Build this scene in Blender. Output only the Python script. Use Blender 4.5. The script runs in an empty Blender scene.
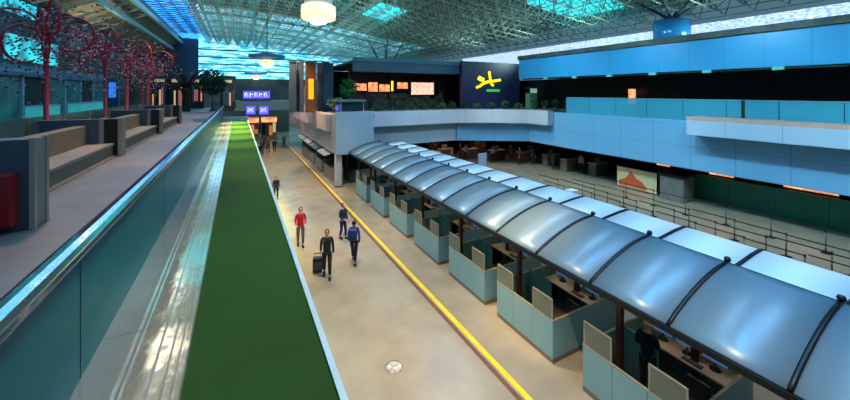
import bpy, math, random
from mathutils import Vector, Matrix
random.seed(7)
sc = bpy.context.scene
COL = sc.collection
# ------------------------------------------------------------------ camera frame
F, CX, HY = 350.0, 425.0, 92.0
PHI = math.atan(187 / 350.0)
SN, CS = math.sin(PHI), math.cos(PHI)
def at(u, v, d):
    l = (u - CX) / F * d
    return (l * CS + d * SN, d * CS - l * SN, -(v - HY) * d / F)
def on_z(u, v, Z):
    return at(u, v, -Z * F / (v - HY))
FL = -7.0      # concourse floor
MZ = -1.98     # our mezzanine floor
FS = -4.6      # soffit of the opposite mezzanine
MT = -1.72     # floor of the opposite mezzanine

# ------------------------------------------------------------------ materials
def lin(c):
    return tuple(((x / 255) / 12.92 if x / 255 <= .04045 else ((x / 255 + .055) / 1.055) ** 2.4) for x in c)
MATS = {}
def mat(name, rgb, rough=.6, metal=0, emit=0, var=.12, scale=3, bump=0, bscale=20, trans=0, alpha=1, spec=.5,
        seam=None, stretch=(1, 1, 1), rgb2=None, ecol=None, thr=None, detail=5):
    if name in MATS: return MATS[name]
    m = bpy.data.materials.new(name); m.use_nodes = True
    nt = m.node_tree; N = nt.nodes; L = nt.links
    b = N['Principled BSDF']
    c = lin(rgb); c2 = lin(rgb2) if rgb2 else tuple(x * (1 - var) for x in c)
    tc = N.new('ShaderNodeTexCoord'); mp = N.new('ShaderNodeMapping'); mp.inputs['Scale'].default_value = stretch
    L.new(tc.outputs['Object'], mp.inputs['Vector'])
    nz = N.new('ShaderNodeTexNoise'); nz.inputs['Scale'].default_value = scale; nz.inputs['Detail'].default_value = detail
    L.new(mp.outputs['Vector'], nz.inputs['Vector'])
    rp = N.new('ShaderNodeValToRGB'); lo, hi = thr or (.35, .65)
    rp.color_ramp.elements[0].position = lo; rp.color_ramp.elements[1].position = hi
    rp.color_ramp.elements[0].color = (*c2, 1); rp.color_ramp.elements[1].color = (*c, 1)
    L.new(nz.outputs['Fac'], rp.inputs['Fac'])
    out = rp.outputs['Color']
    if seam:
        # seam = list of (axis, period, offset, width), colour factor
        sp = N.new('ShaderNodeSeparateXYZ'); L.new(tc.outputs['Object'], sp.inputs[0])
        acc = None
        for ax, per, off, w in seam[0]:
            a = N.new('ShaderNodeMath'); a.operation = 'SUBTRACT'; L.new(sp.outputs[ax], a.inputs[0]); a.inputs[1].default_value = off - w / 2
            d = N.new('ShaderNodeMath'); d.operation = 'DIVIDE'; L.new(a.outputs[0], d.inputs[0]); d.inputs[1].default_value = per
            f = N.new('ShaderNodeMath'); f.operation = 'FLOORED_MODULO'; L.new(d.outputs[0], f.inputs[0]); f.inputs[1].default_value = 1
            g = N.new('ShaderNodeMath'); g.operation = 'LESS_THAN'; L.new(f.outputs[0], g.inputs[0]); g.inputs[1].default_value = w / per
            if acc is None: acc = g
            else:
                x = N.new('ShaderNodeMath'); x.operation = 'MAXIMUM'; L.new(acc.outputs[0], x.inputs[0]); L.new(g.outputs[0], x.inputs[1]); acc = x
        mx = N.new('ShaderNodeMix'); mx.data_type = 'RGBA'; L.new(acc.outputs[0], mx.inputs['Factor'])
        L.new(out, mx.inputs[6]); mx.inputs[7].default_value = (*(x * seam[1] for x in c), 1)
        out = mx.outputs[2]
    L.new(out, b.inputs['Base Color'])
    b.inputs['Roughness'].default_value = rough; b.inputs['Metallic'].default_value = metal
    b.inputs['Specular IOR Level'].default_value = spec
    b.inputs['Alpha'].default_value = alpha
    if trans: b.inputs['Transmission Weight'].default_value = trans
    if emit:
        if ecol: b.inputs['Emission Color'].default_value = (*lin(ecol), 1)
        else: L.new(out, b.inputs['Emission Color'])
        b.inputs['Emission Strength'].default_value = emit
    if bump:
        bn = N.new('ShaderNodeTexNoise'); bn.inputs['Scale'].default_value = bscale; L.new(mp.outputs['Vector'], bn.inputs['Vector'])
        bu = N.new('ShaderNodeBump'); bu.inputs['Strength'].default_value = bump; bu.inputs['Distance'].default_value = .02
        L.new(bn.outputs['Fac'], bu.inputs['Height']); L.new(bu.outputs['Normal'], b.inputs['Normal'])
    MATS[name] = m
    return m
def glass(name, rgb, opacity, rough=.05, spec=.5):
    if name in MATS: return MATS[name]
    m = bpy.data.materials.new(name); m.use_nodes = True
    nt = m.node_tree; N = nt.nodes; L = nt.links
    b = N['Principled BSDF']; b.inputs['Base Color'].default_value = (*lin(rgb), 1); b.inputs['Roughness'].default_value = rough; b.inputs['Specular IOR Level'].default_value = spec
    nz = N.new('ShaderNodeTexNoise'); nz.inputs['Scale'].default_value = 1.5
    mr = N.new('ShaderNodeMapRange'); mr.inputs['To Min'].default_value = opacity - .04; mr.inputs['To Max'].default_value = opacity + .04
    L.new(nz.outputs['Fac'], mr.inputs['Value']); L.new(mr.outputs['Result'], b.inputs['Alpha'])
    MATS[name] = m
    return m

M_floor = mat('polished granite floor', (160, 148, 126), .2, var=.2, scale=1.1, bump=.02, bscale=3, seam=([(0, 1.2, 0, .012), (1, 1.2, 0, .012)], .8))
M_mezz = mat('dull grey stone floor', (128, 124, 118), .5, var=.2, scale=1.5, seam=([(0, .9, 0, .012), (1, .9, 0, .012)], .75))
M_silver = mat('brushed sheet metal', (215, 220, 220), .12, .86, var=.12, scale=3, bump=.32, bscale=3.5, seam=([(1, 1.6, .5, .012)], .5))
M_chrome = mat('chrome', (200, 205, 210), .12, 1, var=.15, scale=8, bump=.05, bscale=9)
M_turf = mat('artificial turf', (17, 58, 13), .85, var=.3, scale=.7, bump=.5, bscale=120, spec=.2)
M_fascia = mat('pale blue fascia panel', (112, 168, 204), .38, var=.07, scale=.4, seam=([(1, 2.15, .2, .03), (2, 1.3, -.65, .02)], .55))  # blue light from the sky is put into the panel colour
M_fasciax = mat('pale grey blue fascia panel', (142, 166, 180), .38, var=.07, scale=.4, seam=([(0, 2.15, .2, .03), (2, 1.3, -.65, .02)], .7))
M_band = mat('sky blue bulkhead panel', (52, 150, 202), .3, var=.05, scale=.4, seam=([(1, 1.7, .85, .03)], .7))  # this blue also holds the sky light on the bulkhead
M_box = mat('pale planter panel', (170, 190, 210), .4, var=.06, scale=.5, seam=([(1, 2.2, .4, .03)], .6))
M_boxx = mat('pale grey planter panel', (176, 186, 196), .4, var=.06, scale=.5, seam=([(0, 2.2, .4, .03)], .7))
M_salmon = mat('warm lit coping tint', (205, 160, 145), .5, var=.1)  # warm light on the planter top, put into the coping colour
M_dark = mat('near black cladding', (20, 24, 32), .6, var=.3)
M_darkshop = mat('dark shop interior', (38, 34, 36), .7, rgb2=(16, 16, 20), scale=.9)
M_navy = mat('navy sign cladding', (38, 44, 84), .5, var=.12, seam=([(0, .55, 0, .03)], .7))
M_teal = mat('dark teal bulkhead', (28, 70, 92), .5, var=.2, scale=.6)
M_gwall = mat('dark green hoarding', (38, 134, 106), .45, var=.15, scale=.8, seam=([(1, 2.1, 0, .03)], .55))
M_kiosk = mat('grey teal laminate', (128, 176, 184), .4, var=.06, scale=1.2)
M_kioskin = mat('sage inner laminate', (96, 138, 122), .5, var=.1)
M_skirt = mat('brushed steel skirting', (140, 130, 120), .35, .6)
M_alu = mat('beige aluminium trim', (176, 166, 148), .35, .4)
M_brown = mat('dark maroon steel', (66, 34, 34), .4, .2)
M_blackm = mat('black steel', (18, 20, 24), .35, .3)
M_black = mat('matt black plastic', (16, 16, 18), .5, var=.3)
M_desk = mat('beige worktop', (214, 190, 160), .4, var=.08)
M_screen = mat('dim monitor screen', (30, 60, 100), .2, emit=.6, ecol=(60, 110, 170))
M_canopy = mat('smoked canopy sheet', (108, 140, 160), .38, .3, rgb2=(104, 128, 140), scale=.3, bump=.35, bscale=1.1)
M_white = mat('white translucent canopy sheet', (226, 238, 246), .3, var=.04, scale=.5)
M_yellow = mat('yellow line paint', (250, 205, 30), .5, var=.15, scale=4)
M_brownline = mat('brown line paint', (112, 76, 50), .5, var=.2, scale=4)
M_concrete = mat('warm grey concrete', (140, 132, 118), .7, var=.15, scale=2, bump=.1)
M_slate = mat('blue grey panel', (70, 82, 92), .55, var=.12)
M_red = mat('crimson leather', (150, 14, 28), .4, var=.2)
M_redpole = mat('red lacquered steel', (176, 22, 44), .35, var=.15)
M_blossom = mat('pink paper blossom', (196, 186, 196), .7, rgb2=(170, 80, 100), scale=6)
M_blossomd = mat('dark red paper blossom', (128, 32, 50), .7, rgb2=(60, 30, 40), scale=30)
M_truss = mat('grey green truss steel', (176, 196, 186), .5, .1, var=.15)
M_roof = mat('perforated roof sheet', (122, 146, 138), .8, rgb2=(66, 88, 88), scale=1.6)
M_roofb = mat('timber lined roof', (140, 122, 96), .8, var=.3, scale=.6, seam=([(1, .8, 0, .05)], .5))
M_leaf = mat('green leaves', (52, 96, 50), .6, rgb2=(24, 52, 30), scale=8)
M_leafd = mat('dark green leaves', (30, 66, 44), .6, rgb2=(16, 36, 24), scale=8)
M_bark = mat('brown bark', (84, 62, 44), .8)
M_cream = mat('cream lamp shade', (240, 228, 190), .5, emit=.9, var=.06)
M_bulb = mat('lit lamp diffuser', (255, 244, 214), .5, emit=7, var=.03)
M_bluedisc = mat('blue enamel disc', (50, 130, 190), .35)
M_warm = mat('lit warm menu board', (255, 178, 120), .5, emit=1.3, rgb2=(200, 96, 50), scale=2.2)
M_warm2 = mat('lit white menu board', (255, 214, 190), .5, emit=1.4, rgb2=(150, 110, 90), scale=5, stretch=(3, 1, 1))
M_orange = mat('lit orange light box', (255, 150, 20), .5, emit=1.6, var=.3)
M_yel = mat('yellow illuminated lettering', (250, 222, 20), .5, emit=1.0, var=.05)
M_grn = mat('green illuminated lettering', (40, 180, 50), .5, emit=.8, var=.05)
M_ylit = mat('yellow light strip', (255, 240, 20), .5, emit=1.6)
M_purple = mat('violet lit display', (90, 80, 235), .4, emit=1.3, var=.2, scale=3)
M_lilac = mat('lilac lettering', (190, 190, 255), .4, emit=1.6)
M_bluecol = mat('blue column cladding', (52, 140, 210), .25, .1, var=.2, seam=([(0, .8, .1, .04)], .7))
M_glass = glass('teal safety glass', (4, 78, 88), .88, .3, .06)
M_glassr = glass('teal balustrade glass', (70, 160, 184), .75, .15)
M_frost = glass('frosted screen glass', (120, 130, 118), .72, .4)
M_tealw = mat('teal shop glazing', (44, 120, 120), .3, emit=.12, rgb2=(24, 70, 74), scale=.8)
M_cyanlit = mat('cyan lit counter', (64, 180, 184), .4, emit=.35, var=.1)
M_bluelit = mat('blue lit pillar', (40, 120, 220), .4, emit=.9)
M_mull = mat('pale mullion', (150, 190, 195), .4)
M_bluefas = mat('dark blue fascia', (24, 66, 104), .4, var=.2)
M_wshop = mat('warm shop front', (214, 150, 100), .5, emit=.4, rgb2=(34, 32, 36), scale=1.7, thr=(.48, .66), detail=0)
M_cyan = mat('cyan skylight pane', (30, 215, 222), .3, emit=2.4, rgb2=(8, 110, 130), scale=2.2)
M_blue = mat('blue skylight pane', (50, 140, 220), .3, emit=2.8, rgb2=(20, 80, 150), scale=1.2)
M_bright = mat('daylight glazing pane', (150, 225, 245), .3, emit=1.5, rgb2=(40, 150, 180), scale=.9, stretch=(.5, 1, 3), thr=(.45, .55))
M_white_l = mat('white daylight pane', (205, 222, 250), .3, emit=1.2, rgb2=(120, 160, 215), scale=9, stretch=(1, .5, 2), thr=(.42, .58))
M_skin = mat('skin', (205, 150, 120), .5, var=.05)
M_hair = mat('dark hair', (28, 20, 16), .6)

# ------------------------------------------------------------------ mesh helper
ORG = {}
def set_props(o, label=None, cat=None, group=None, kind=None):
    if label: o['label'] = label
    if cat: o['category'] = cat
    if group: o['group'] = group
    if kind: o['kind'] = kind
    return o
def empty(name, loc=(0, 0, 0), rz=0):
    o = bpy.data.objects.new(name, None); COL.objects.link(o); o.location = loc; o.rotation_euler = (0, 0, rz)
    o.empty_display_size = .2; ORG[o.name] = Vector(loc); return o
def thing(name, label, cat, loc=(0, 0, 0), rz=0, group=None):
    return set_props(empty(name, loc, rz), label, cat, group)
class MB:
    def __init__(s): s.v = []; s.f = []; s.sm = []
    def add(s, vs, fs, smooth=False):
        n = len(s.v); s.v += [tuple(p) for p in vs]; s.f += [tuple(i + n for i in q) for q in fs]; s.sm += [smooth] * len(fs); return s
    def box(s, x0, x1, y0, y1, z0, z1):
        return s.add([(x0, y0, z0), (x1, y0, z0), (x1, y1, z0), (x0, y1, z0), (x0, y0, z1), (x1, y0, z1), (x1, y1, z1), (x0, y1, z1)],
                     [(0, 3, 2, 1), (4, 5, 6, 7), (0, 1, 5, 4), (1, 2, 6, 5), (2, 3, 7, 6), (3, 0, 4, 7)])
    def bar(s, a, b, r, n=4, r2=None):
        a = Vector(a); b = Vector(b); d = (b - a)
        if d.length < 1e-6: return s
        d.normalize(); up = Vector((0, 0, 1)) if abs(d.z) < .9 else Vector((1, 0, 0))
        x = d.cross(up).normalized(); y = d.cross(x); r2 = r if r2 is None else r2
        vs = []
        for p, q in ((a, r), (b, r2)):
            for k in range(n):
                t = 2 * math.pi * (k + .5) / n; vs.append(p + x * q * math.cos(t) + y * q * math.sin(t))
        fs = [(k, (k + 1) % n, n + (k + 1) % n, n + k) for k in range(n)] + [tuple(range(n))[::-1], tuple(range(n, 2 * n))]
        return s.add(vs, fs, n > 6)
    def path(s, pts, r, n=6):
        rs = r if isinstance(r, (list, tuple)) else [r] * len(pts)
        P = [Vector(p) for p in pts]; vs = []; m = len(P); ref = None
        for i, p in enumerate(P):
            d = (P[min(i + 1, m - 1)] - P[max(i - 1, 0)]).normalized()
            if ref is None: ref = d.orthogonal().normalized()
            x = (ref - d * ref.dot(d)).normalized(); ref = x; y = d.cross(x)
            for k in range(n):
                t = 2 * math.pi * k / n; vs.append(p + (x * math.cos(t) + y * math.sin(t)) * rs[i])
        fs = [(i * n + k, i * n + (k + 1) % n, (i + 1) * n + (k + 1) % n, (i + 1) * n + k) for i in range(m - 1) for k in range(n)]
        fs += [tuple(range(n))[::-1], tuple(range((m - 1) * n, m * n))]
        return s.add(vs, fs, True)
    def lathe(s, prof, n=20, c=(0, 0, 0)):
        vs = [(c[0] + r * math.cos(2 * math.pi * k / n), c[1] + r * math.sin(2 * math.pi * k / n), c[2] + z) for r, z in prof for k in range(n)]
        m = len(prof)
        fs = [(i * n + k, i * n + (k + 1) % n, (i + 1) * n + (k + 1) % n, (i + 1) * n + k) for i in range(m - 1) for k in range(n)]
        fs += [tuple(range(n))[::-1], tuple(range((m - 1) * n, m * n))]
        return s.add(vs, fs, True)
    def prism(s, poly, z0, z1):
        n = len(poly)
        return s.add([(x, y, z0) for x, y in poly] + [(x, y, z1) for x, y in poly],
                     [tuple(range(n))[::-1], tuple(range(n, 2 * n))] + [(k, (k + 1) % n, n + (k + 1) % n, n + k) for k in range(n)])
    def prismy(s, poly, y0, y1):   # polygon in xz
        n = len(poly)
        return s.add([(x, y0, z) for x, z in poly] + [(x, y1, z) for x, z in poly],
                     [tuple(range(n)), tuple(range(n, 2 * n))[::-1]] + [(k, n + k, n + (k + 1) % n, (k + 1) % n) for k in range(n)])
    def build(s, name, m, parent=None, bevel=0, **kw):
        me = bpy.data.meshes.new(name); vs = s.v
        off = Vector((0, 0, 0)) if parent is None else ORG[parent.name]
        if off.length > 0: vs = [(x - off.x, y - off.y, z - off.z) for x, y, z in vs]
        me.from_pydata(vs, [], s.f); me.polygons.foreach_set('use_smooth', s.sm)
        for mm in (m if isinstance(m, (list, tuple)) else [m]): me.materials.append(mm)
        me.update()
        o = bpy.data.objects.new(name, me); COL.objects.link(o)
        if parent: o.parent = parent
        ORG[o.name] = off
        if bevel:
            bv = o.modifiers.new('bevel', 'BEVEL'); bv.width = bevel; bv.segments = 2; bv.limit_method = 'ANGLE'
        return set_props(o, **kw)
def S(o): o['kind'] = 'structure'; return o
def struct(name, mb, m): return S(mb.build(name, m))
def children(o): return [c for c in bpy.data.objects if c.parent == o]
def copy_tree(o, parent=None):
    c = o.copy(); COL.objects.link(c)
    if parent: c.parent = parent
    ORG[c.name] = ORG.get(o.name, Vector())
    for ch in children(o): copy_tree(ch, c)
    return c
def place(o, loc, rz=0, label=None, group=None):
    o.location = loc; o.rotation_euler = (0, 0, rz)
    if label: o['label'] = label
    if group: o['group'] = group
    return o
ORD = ['first', 'second', 'third', 'fourth', 'fifth', 'sixth', 'seventh', 'eighth', 'ninth', 'tenth', 'eleventh', 'twelfth',
       'thirteenth', 'fourteenth', 'fifteenth', 'sixteenth']

# ================================================================== SETTING: lower level
struct('floor', MB().box(-3, 45, -12, 80, FL - .3, FL), M_floor)
b = MB().box(5.78, 5.92, -8, 52, FL, FL + .006); struct('trim_1', b, M_yellow)
b = MB().box(5.60, 5.72, -8, 52, FL, FL + .005); struct('trim_2', b, M_brownline)
# mezzanine we stand on
b = MB().prism([(-30, -8), (-.97, -8), (-.97, 30), (-30, 30)], MZ - .45, MZ)
b.prism([(-30, 30), (-2.8, 30), (-2.8, 52), (-30, 52)], MZ - .45, MZ)
struct('floor_mezzanine', b, M_mezz)
b = MB().box(-30, .52, -8, 27.5, MZ - 1.2, MZ - .46); struct('ceiling_under_mezzanine', b, M_slate)
# sheet-metal ledge with raised seams
b = MB()
b.box(-.969, -.33, -6, 29, MZ - .45, MZ - .012)
for x, w, h in ((-.74, .03, .022), (-.69, .012, .014), (-.55, .03, .024), (-.46, .022, .02), (-.40, .016, .016), (-.35, .03, .026)):
    b.box(x - w / 2, x + w / 2, -6, 29, MZ - .011, MZ + h)
struct('trim_3', b, M_silver)
t = thing('turf_strip', 'long green artificial turf strip beside the metal ledge above the concourse', 'artificial turf', (.13, 10, MZ - .45))
MB().box(-.329, .575, -6, 27.3, MZ - .45, MZ).build('turf', M_turf, t)
MB().box(-.329, .575, -6, 27.3, MZ - .458, MZ - .451).build('backing', M_slate, t)
b = MB().box(.576, .62, -6, 27.4, MZ - 1.2, MZ + .02); struct('trim_4', b, mat('pale blue edge trim', (150, 185, 205), .3, .3))
# end parapet of the ledge
b = MB().box(-2.6, .62, 27.6, 27.9, MZ - 1.2, MZ + .25); struct('trim_5', b, M_box)

# ---- balustrade
t = thing('glass_balustrade', 'glass balustrade with a wide chrome handrail along the walkway edge', 'railing', (-.97, 0, MZ))
RZ = -1.04
pr = []
for k in range(13):
    a = math.pi * 2 * k / 12; pr.append((-.955 + .088 * math.cos(a), RZ + .05 * math.sin(a)))
MB().prismy(pr[:12], -2, 29.6).build('handrail', M_chrome, t, bevel=.004)
y = .12 - 3.14
k = 0
while y < 29:
    g = MB().box(-.978, -.963, y + .012, min(y + 3.128, 29.5), MZ - .009, RZ - .035).build('glass_panel', M_glass, t)
    MB().box(-.99, -.95, y + .3, y + .38, RZ - .09, RZ - .035).build('clamp', M_chrome, t)
    MB().box(-.976, -.966, y - .010, y + .010, MZ, RZ - .04).build('joint_seal', M_black, t)
    y += 3.14

# ================================================================== opposite mezzanine
def path_wall(pts, z0, z1, t):
    P = [Vector((x, y)) for x, y in pts]; outer = []
    for i, p in enumerate(P):
        ns = []
        if i > 0: d = (P[i] - P[i - 1]).normalized(); ns.append(Vector((-d.y, d.x)))
        if i < len(P) - 1: d = (P[i + 1] - P[i]).normalized(); ns.append(Vector((-d.y, d.x)))
        n = sum(ns, Vector((0, 0))); n.normalize(); k = 1 / max(.4, n.dot(ns[0])); outer.append(p + n * t * k)
    b = MB()
    for i in range(len(P) - 1):
        b.prism([(P[i].x, P[i].y), (P[i + 1].x, P[i + 1].y), (outer[i + 1].x, outer[i + 1].y), (outer[i].x, outer[i].y)], z0, z1)
    return b
W = 23.8
struct('wall_right', path_wall([(18.3, 27.9), (24.0, 24.3), (W, 20), (W, -10)], FS, MT, .3), M_fascia)
struct('wall_far', path_wall([(6.3, 25.6), (9.1, 25.6), (9.1, 28.0), (18.3, 28.0)], FS, MT, .3), M_fasciax)
struct('wall_left', path_wall([(6.3, 52), (6.3, 25.6)], FS, MT, .3), mat('warm grey fascia panel', (168, 166, 164), .4, var=.08, seam=([(1, 2.4, 0, .03)], .75)))
# floors and soffits of that mezzanine
poly = [(24.1, -10), (24.1, 20), (24.3, 24.5), (18.4, 28.3), (9.4, 28.3), (9.4, 25.9), (6.6, 25.9), (6.6, 52), (44, 52), (44, -10)]
struct('floor_upper', MB().prism(poly, MT - .3, MT - .02), M_mezz)
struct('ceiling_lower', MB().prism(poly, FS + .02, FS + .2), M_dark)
# protruding planter boxes (parapet)
def planter(name, pts, z0, z1, t, m, ml, label, cp=.05):
    o = thing(name, label, 'planter', (pts[0][0], pts[0][1], z0))
    path_wall(pts, z0, z1, t).build('panel_box', m, o)
    path_wall(pts, z1 + .001, z1 + cp, t).build('coping', ml, o)
    return o
planter('parapet_planter', [(22.6, 10.6), (22.6, -9)], -2.42, -1.6, 1.19, M_box, M_salmon, 'long pale planter box with warm lit coping on the right hand fascia', .2)
planter('parapet_planter', [(9.3, 27.2), (18.0, 27.2), (23.3, 23.8), (23.2, 21.3)], -2.85, -1.62, .6, M_boxx, mat('grey stone coping', (120, 128, 140), .5),
        'angled pale planter box below the navy sign at the far corner')
for i, (y0, y1) in enumerate(((27, 33), (34.2, 40), (41.2, 47))):
    planter('parapet_planter', [(5.9, y1), (5.9, y0)], -3.0, -1.75, .39, mat('pink lit planter panel', (196, 178, 172), .4, var=.08), M_salmon,  # pink light on these planters is put into the panel colour
            'pink lit planter box on the far left fascia, %s from the near corner' % ORD[i])
# corner cap boxes
struct('trim_6', MB().box(6.25, 9.15, 25.45, 25.59, FS, -1.45), M_fasciax)
# balustrade glass on the right
t = thing('upper_balustrade', 'teal glass balustrade on top of the blue right fascia', 'railing', (23.95, 5, MT))
for k in range(14):
    y0 = 20 - k * 2.15
    MB().box(23.93, 23.96, y0 - 2.12, y0, MT + .001, -.48).build('glass_panel', M_glassr, t)
MB().box(23.91, 23.98, -10.1, 20, -.48, -.42).build('top_rail', mat('teal rail', (110, 160, 170), .3, .4), t)
MB().box(23.9, 23.99, 8.45, 8.6, MT, -.45).build('post', M_black, t)
# upper band and recess
struct('wall_upper_right', MB().box(23.8, 24.1, -10, 25.4, 1.27, 3.07), M_band)
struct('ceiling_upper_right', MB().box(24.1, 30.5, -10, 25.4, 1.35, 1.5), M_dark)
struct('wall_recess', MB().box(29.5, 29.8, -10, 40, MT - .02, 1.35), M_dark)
struct('roof_ledge', MB().box(24.1, 31, -10, 25.4, 3.07, 3.2), M_roof)
b = MB().box(23.62, 24.2, -10, 25.4, 3.071, 3.42); struct('trim_7', b, mat('dark grey gutter', (42, 50, 50), .6, rgb2=(80, 84, 76), scale=2))
t = thing('cable_tray', 'dark cable tray with pale brackets under the sky blue bulkhead', 'cable tray', (23.9, 5, 1.16))
MB().box(23.9, 24.15, -10, 25, 1.16, 1.27).build('tray', M_black, t)
for k in range(11):
    y = 22.1 - k * 3.0
    MB().box(23.72, 23.89, y - .22, y + .22, 1.10, 1.268).build('bracket', mat('pale green bracket', (110, 190, 170), .4), t)
# downlights inside recess
for k in range(8):
    y = 21 - k * 3.4
    o = thing('recess_downlight', 'small warm downlight in the dark upper recess, %s from the far end' % ORD[k], 'ceiling light', (26, y, 1.34), group=None)
    MB().lathe([(.09, -.05), (.1, -.001)], 10, (26, y, 1.34)).build('housing', M_black, o)
    MB().lathe([(.06, -.06), (.065, -.051)], 10, (26, y, 1.34)).build('diffuser', M_bulb, o)
# lit doorway in recess
x, y, z = at(633, 92, 33.6)
o = thing('display_case', 'small warm lit display case inside the dark upper recess', 'display case', (29.3, 13.2, MT))
MB().box(28.9, 29.3, 17.2, 17.9, MT + .02, -.3).build('cabinet', M_dark, o)
MB().box(28.86, 28.895, 17.25, 17.85, -1.0, .25).build('lit_panel', M_warm, o)
MB().box(28.85, 29.3, 17.15, 17.95, .26, .4).build('top', M_dark, o)
# lower right: green hoarding and dark back wall
t = thing('green_hoarding', 'long low dark green hoarding under the right mezzanine', 'partition', (27, 0, FL))
for k in range(11):
    MB().box(26.95, 27.05, 12.4 - 2.1 * (k + 1) + .01, 12.4 - 2.1 * k - .01, FL, FL + 1.55).build('panel', M_gwall, t)
struct('wall_back_right', MB().box(34, 34.3, -10, 45, FL, FS), M_darkshop)
struct('wall_back', MB().box(7, 34, 45, 45.3, FL, FS), M_darkshop)
for k, (y, w) in enumerate(((11, 1.4), (7.0, 2.2), (2.2, 3.2), (14.5, 1.0))):
    o = thing('shop_light_box', 'warm lit shop light box behind the green hoarding, %s' % ['beside the grey booth', 'mid length', 'nearest the frame edge', 'furthest back'][k], 'light box', (27.8, y, FL + 1.4))
    MB().box(27.75, 27.99, y - w / 2, y + w / 2, FL + 1.2, FL + 2.1).build('case', M_black, o)
    MB().box(27.70, 27.745, y - w / 2 + .05, y + w / 2 - .05, FL + 1.55, FL + 1.95).build('lit_face', M_warm, o)
    for q in (-1, 1): MB().box(27.8, 27.9, y + q * (w / 2 - .15) - .04, y + q * (w / 2 - .15) + .04, FL, FL + 1.199).build('post', M_blackm, o)
for k in range(4):
    o = thing('support_column', 'round dark column holding the right mezzanine, %s from the near end' % ORD[k], 'column', (31, -6 + 7 * k, FL))
    MB().lathe([(.28, 0), (.28, .01), (.25, .02), (.25, 2.3), (.32, 2.42)], 14, (31, -6 + 7 * k, FL)).build('shaft', M_slate, o)

# ================================================================== upper shops at the back
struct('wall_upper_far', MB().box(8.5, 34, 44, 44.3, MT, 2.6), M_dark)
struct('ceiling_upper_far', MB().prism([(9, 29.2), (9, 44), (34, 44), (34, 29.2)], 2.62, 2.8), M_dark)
t = thing('shop_bulkhead', 'dark teal bulkhead above the food court counters', 'bulkhead', (12, 30, 1.4))
MB().box(8.6, 19.3, 28.9, 29.19, 1.75, 2.62).build('panel', M_teal, t)
MB().box(8.6, 19.35, 28.8, 29.195, 2.621, 2.95).build('cornice', mat('teal cornice', (40, 98, 120), .5), t)
t = thing('sign_wall', 'big navy ribbed sign wall at the far corner with yellow script logo', 'sign wall', (23, 28.8, MT))
MB().box(19.4, 26.9, 28.6, 29.0, MT, 3.05).build('cladding', M_navy, t)
def stroke(pts, w, y, dpt=.06):
    b = MB()
    for (x0, z0), (x1, z1) in zip(pts[:-1], pts[1:]):
        d = Vector((x1 - x0, z1 - z0)); L_ = d.length; d.normalize(); n = Vector((-d.y, d.x)) * w / 2; e = d * w * .25
        b.prismy([(x0 - n.x - e.x, z0 - n.y - e.y), (x1 - n.x + e.x, z1 - n.y + e.y), (x1 + n.x + e.x, z1 + n.y + e.y), (x0 + n.x - e.x, z0 + n.y - e.y)], y - dpt, y)
    return b
def pix(u, v, Y):   # point of plane y = Y seen at pixel
    k = (u - CX) / F; X = Y * (SN + k * CS) / (CS - k * SN); d = X * SN + Y * CS
    return X, -(v - HY) * d / F
Y = 28.59
lp = []
for u, v in ((479, 77), (483, 79), (483.5, 83), (480, 86), (476.5, 87.5)): lp.append(pix(u, v, Y))
b = stroke(lp, .24, Y)
lp2 = [pix(u, v, Y) for u, v in ((482, 84), (487, 82), (494, 81), (500, 80))]
b2 = stroke(lp2, .26, Y); b.add(b2.v, b2.f)
b2 = stroke([pix(489, 72, Y), pix(490.5, 82, Y)], .28, Y); b.add(b2.v, b2.f)
b2 = stroke([pix(491, 84, Y), pix(493, 85.5, Y)], .24, Y); b.add(b2.v, b2.f)
b2 = stroke([pix(478, 78.5, Y), pix(481, 80.5, Y)], .24, Y); b.add(b2.v, b2.f)
b.build('logo_script', M_yel, t)
b = MB()
for k in range(5):
    x0, z0 = pix(486.5 + k * 2.7, 91.8, Y); x1, z1 = pix(488.7 + k * 2.7, 89.2, Y); b.box(x0, x1, Y - .05, Y, z0, z1)
b.build('logo_caption', M_grn, t)
# columns / fins near (290-330)
for k, (u, w, m) in enumerate(((293, .5, M_slate), (299, .4, M_slate), (302, .3, M_slate), (320, .45, M_slate), (326, .5, M_bluefas), (331, .45, M_bluefas))):
    x, z = pix(u, 92, 31 + (k % 2) * .8)
    yy = 31 + (k % 2) * .8
    o = thing('cladding_fin', 'tall grey blue wall fin at the far corner, %s from the left' % ORD[k], 'column', (x, yy, MT))
    MB().box(x - w / 2, x + w / 2, yy, yy + .5, MT, 2.5).build('shaft', m, o, bevel=.03)
    MB().box(x - w / 2 - .04, x + w / 2 + .04, yy - .04, yy + .54, 2.5, 2.62).build('cap', M_slate, o)
x, z = pix(311, 92, 30.6)
o = thing('amber_light_column', 'amber lit column between the grey wall fins', 'light column', (x, 30.6, MT))
MB().box(x - .42, x + .42, 30.6, 31.0, MT, 2.5).build('case', mat('copper cladding', (150, 90, 50), .4, .4), o)
MB().box(x - .2, x + .2, 30.52, 30.595, -.6, 1.1).build('lit_panel', M_orange, o)
MB().box(x - .46, x + .46, 30.5, 31.04, 2.501, 2.62).build('cap', M_slate, o)
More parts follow.
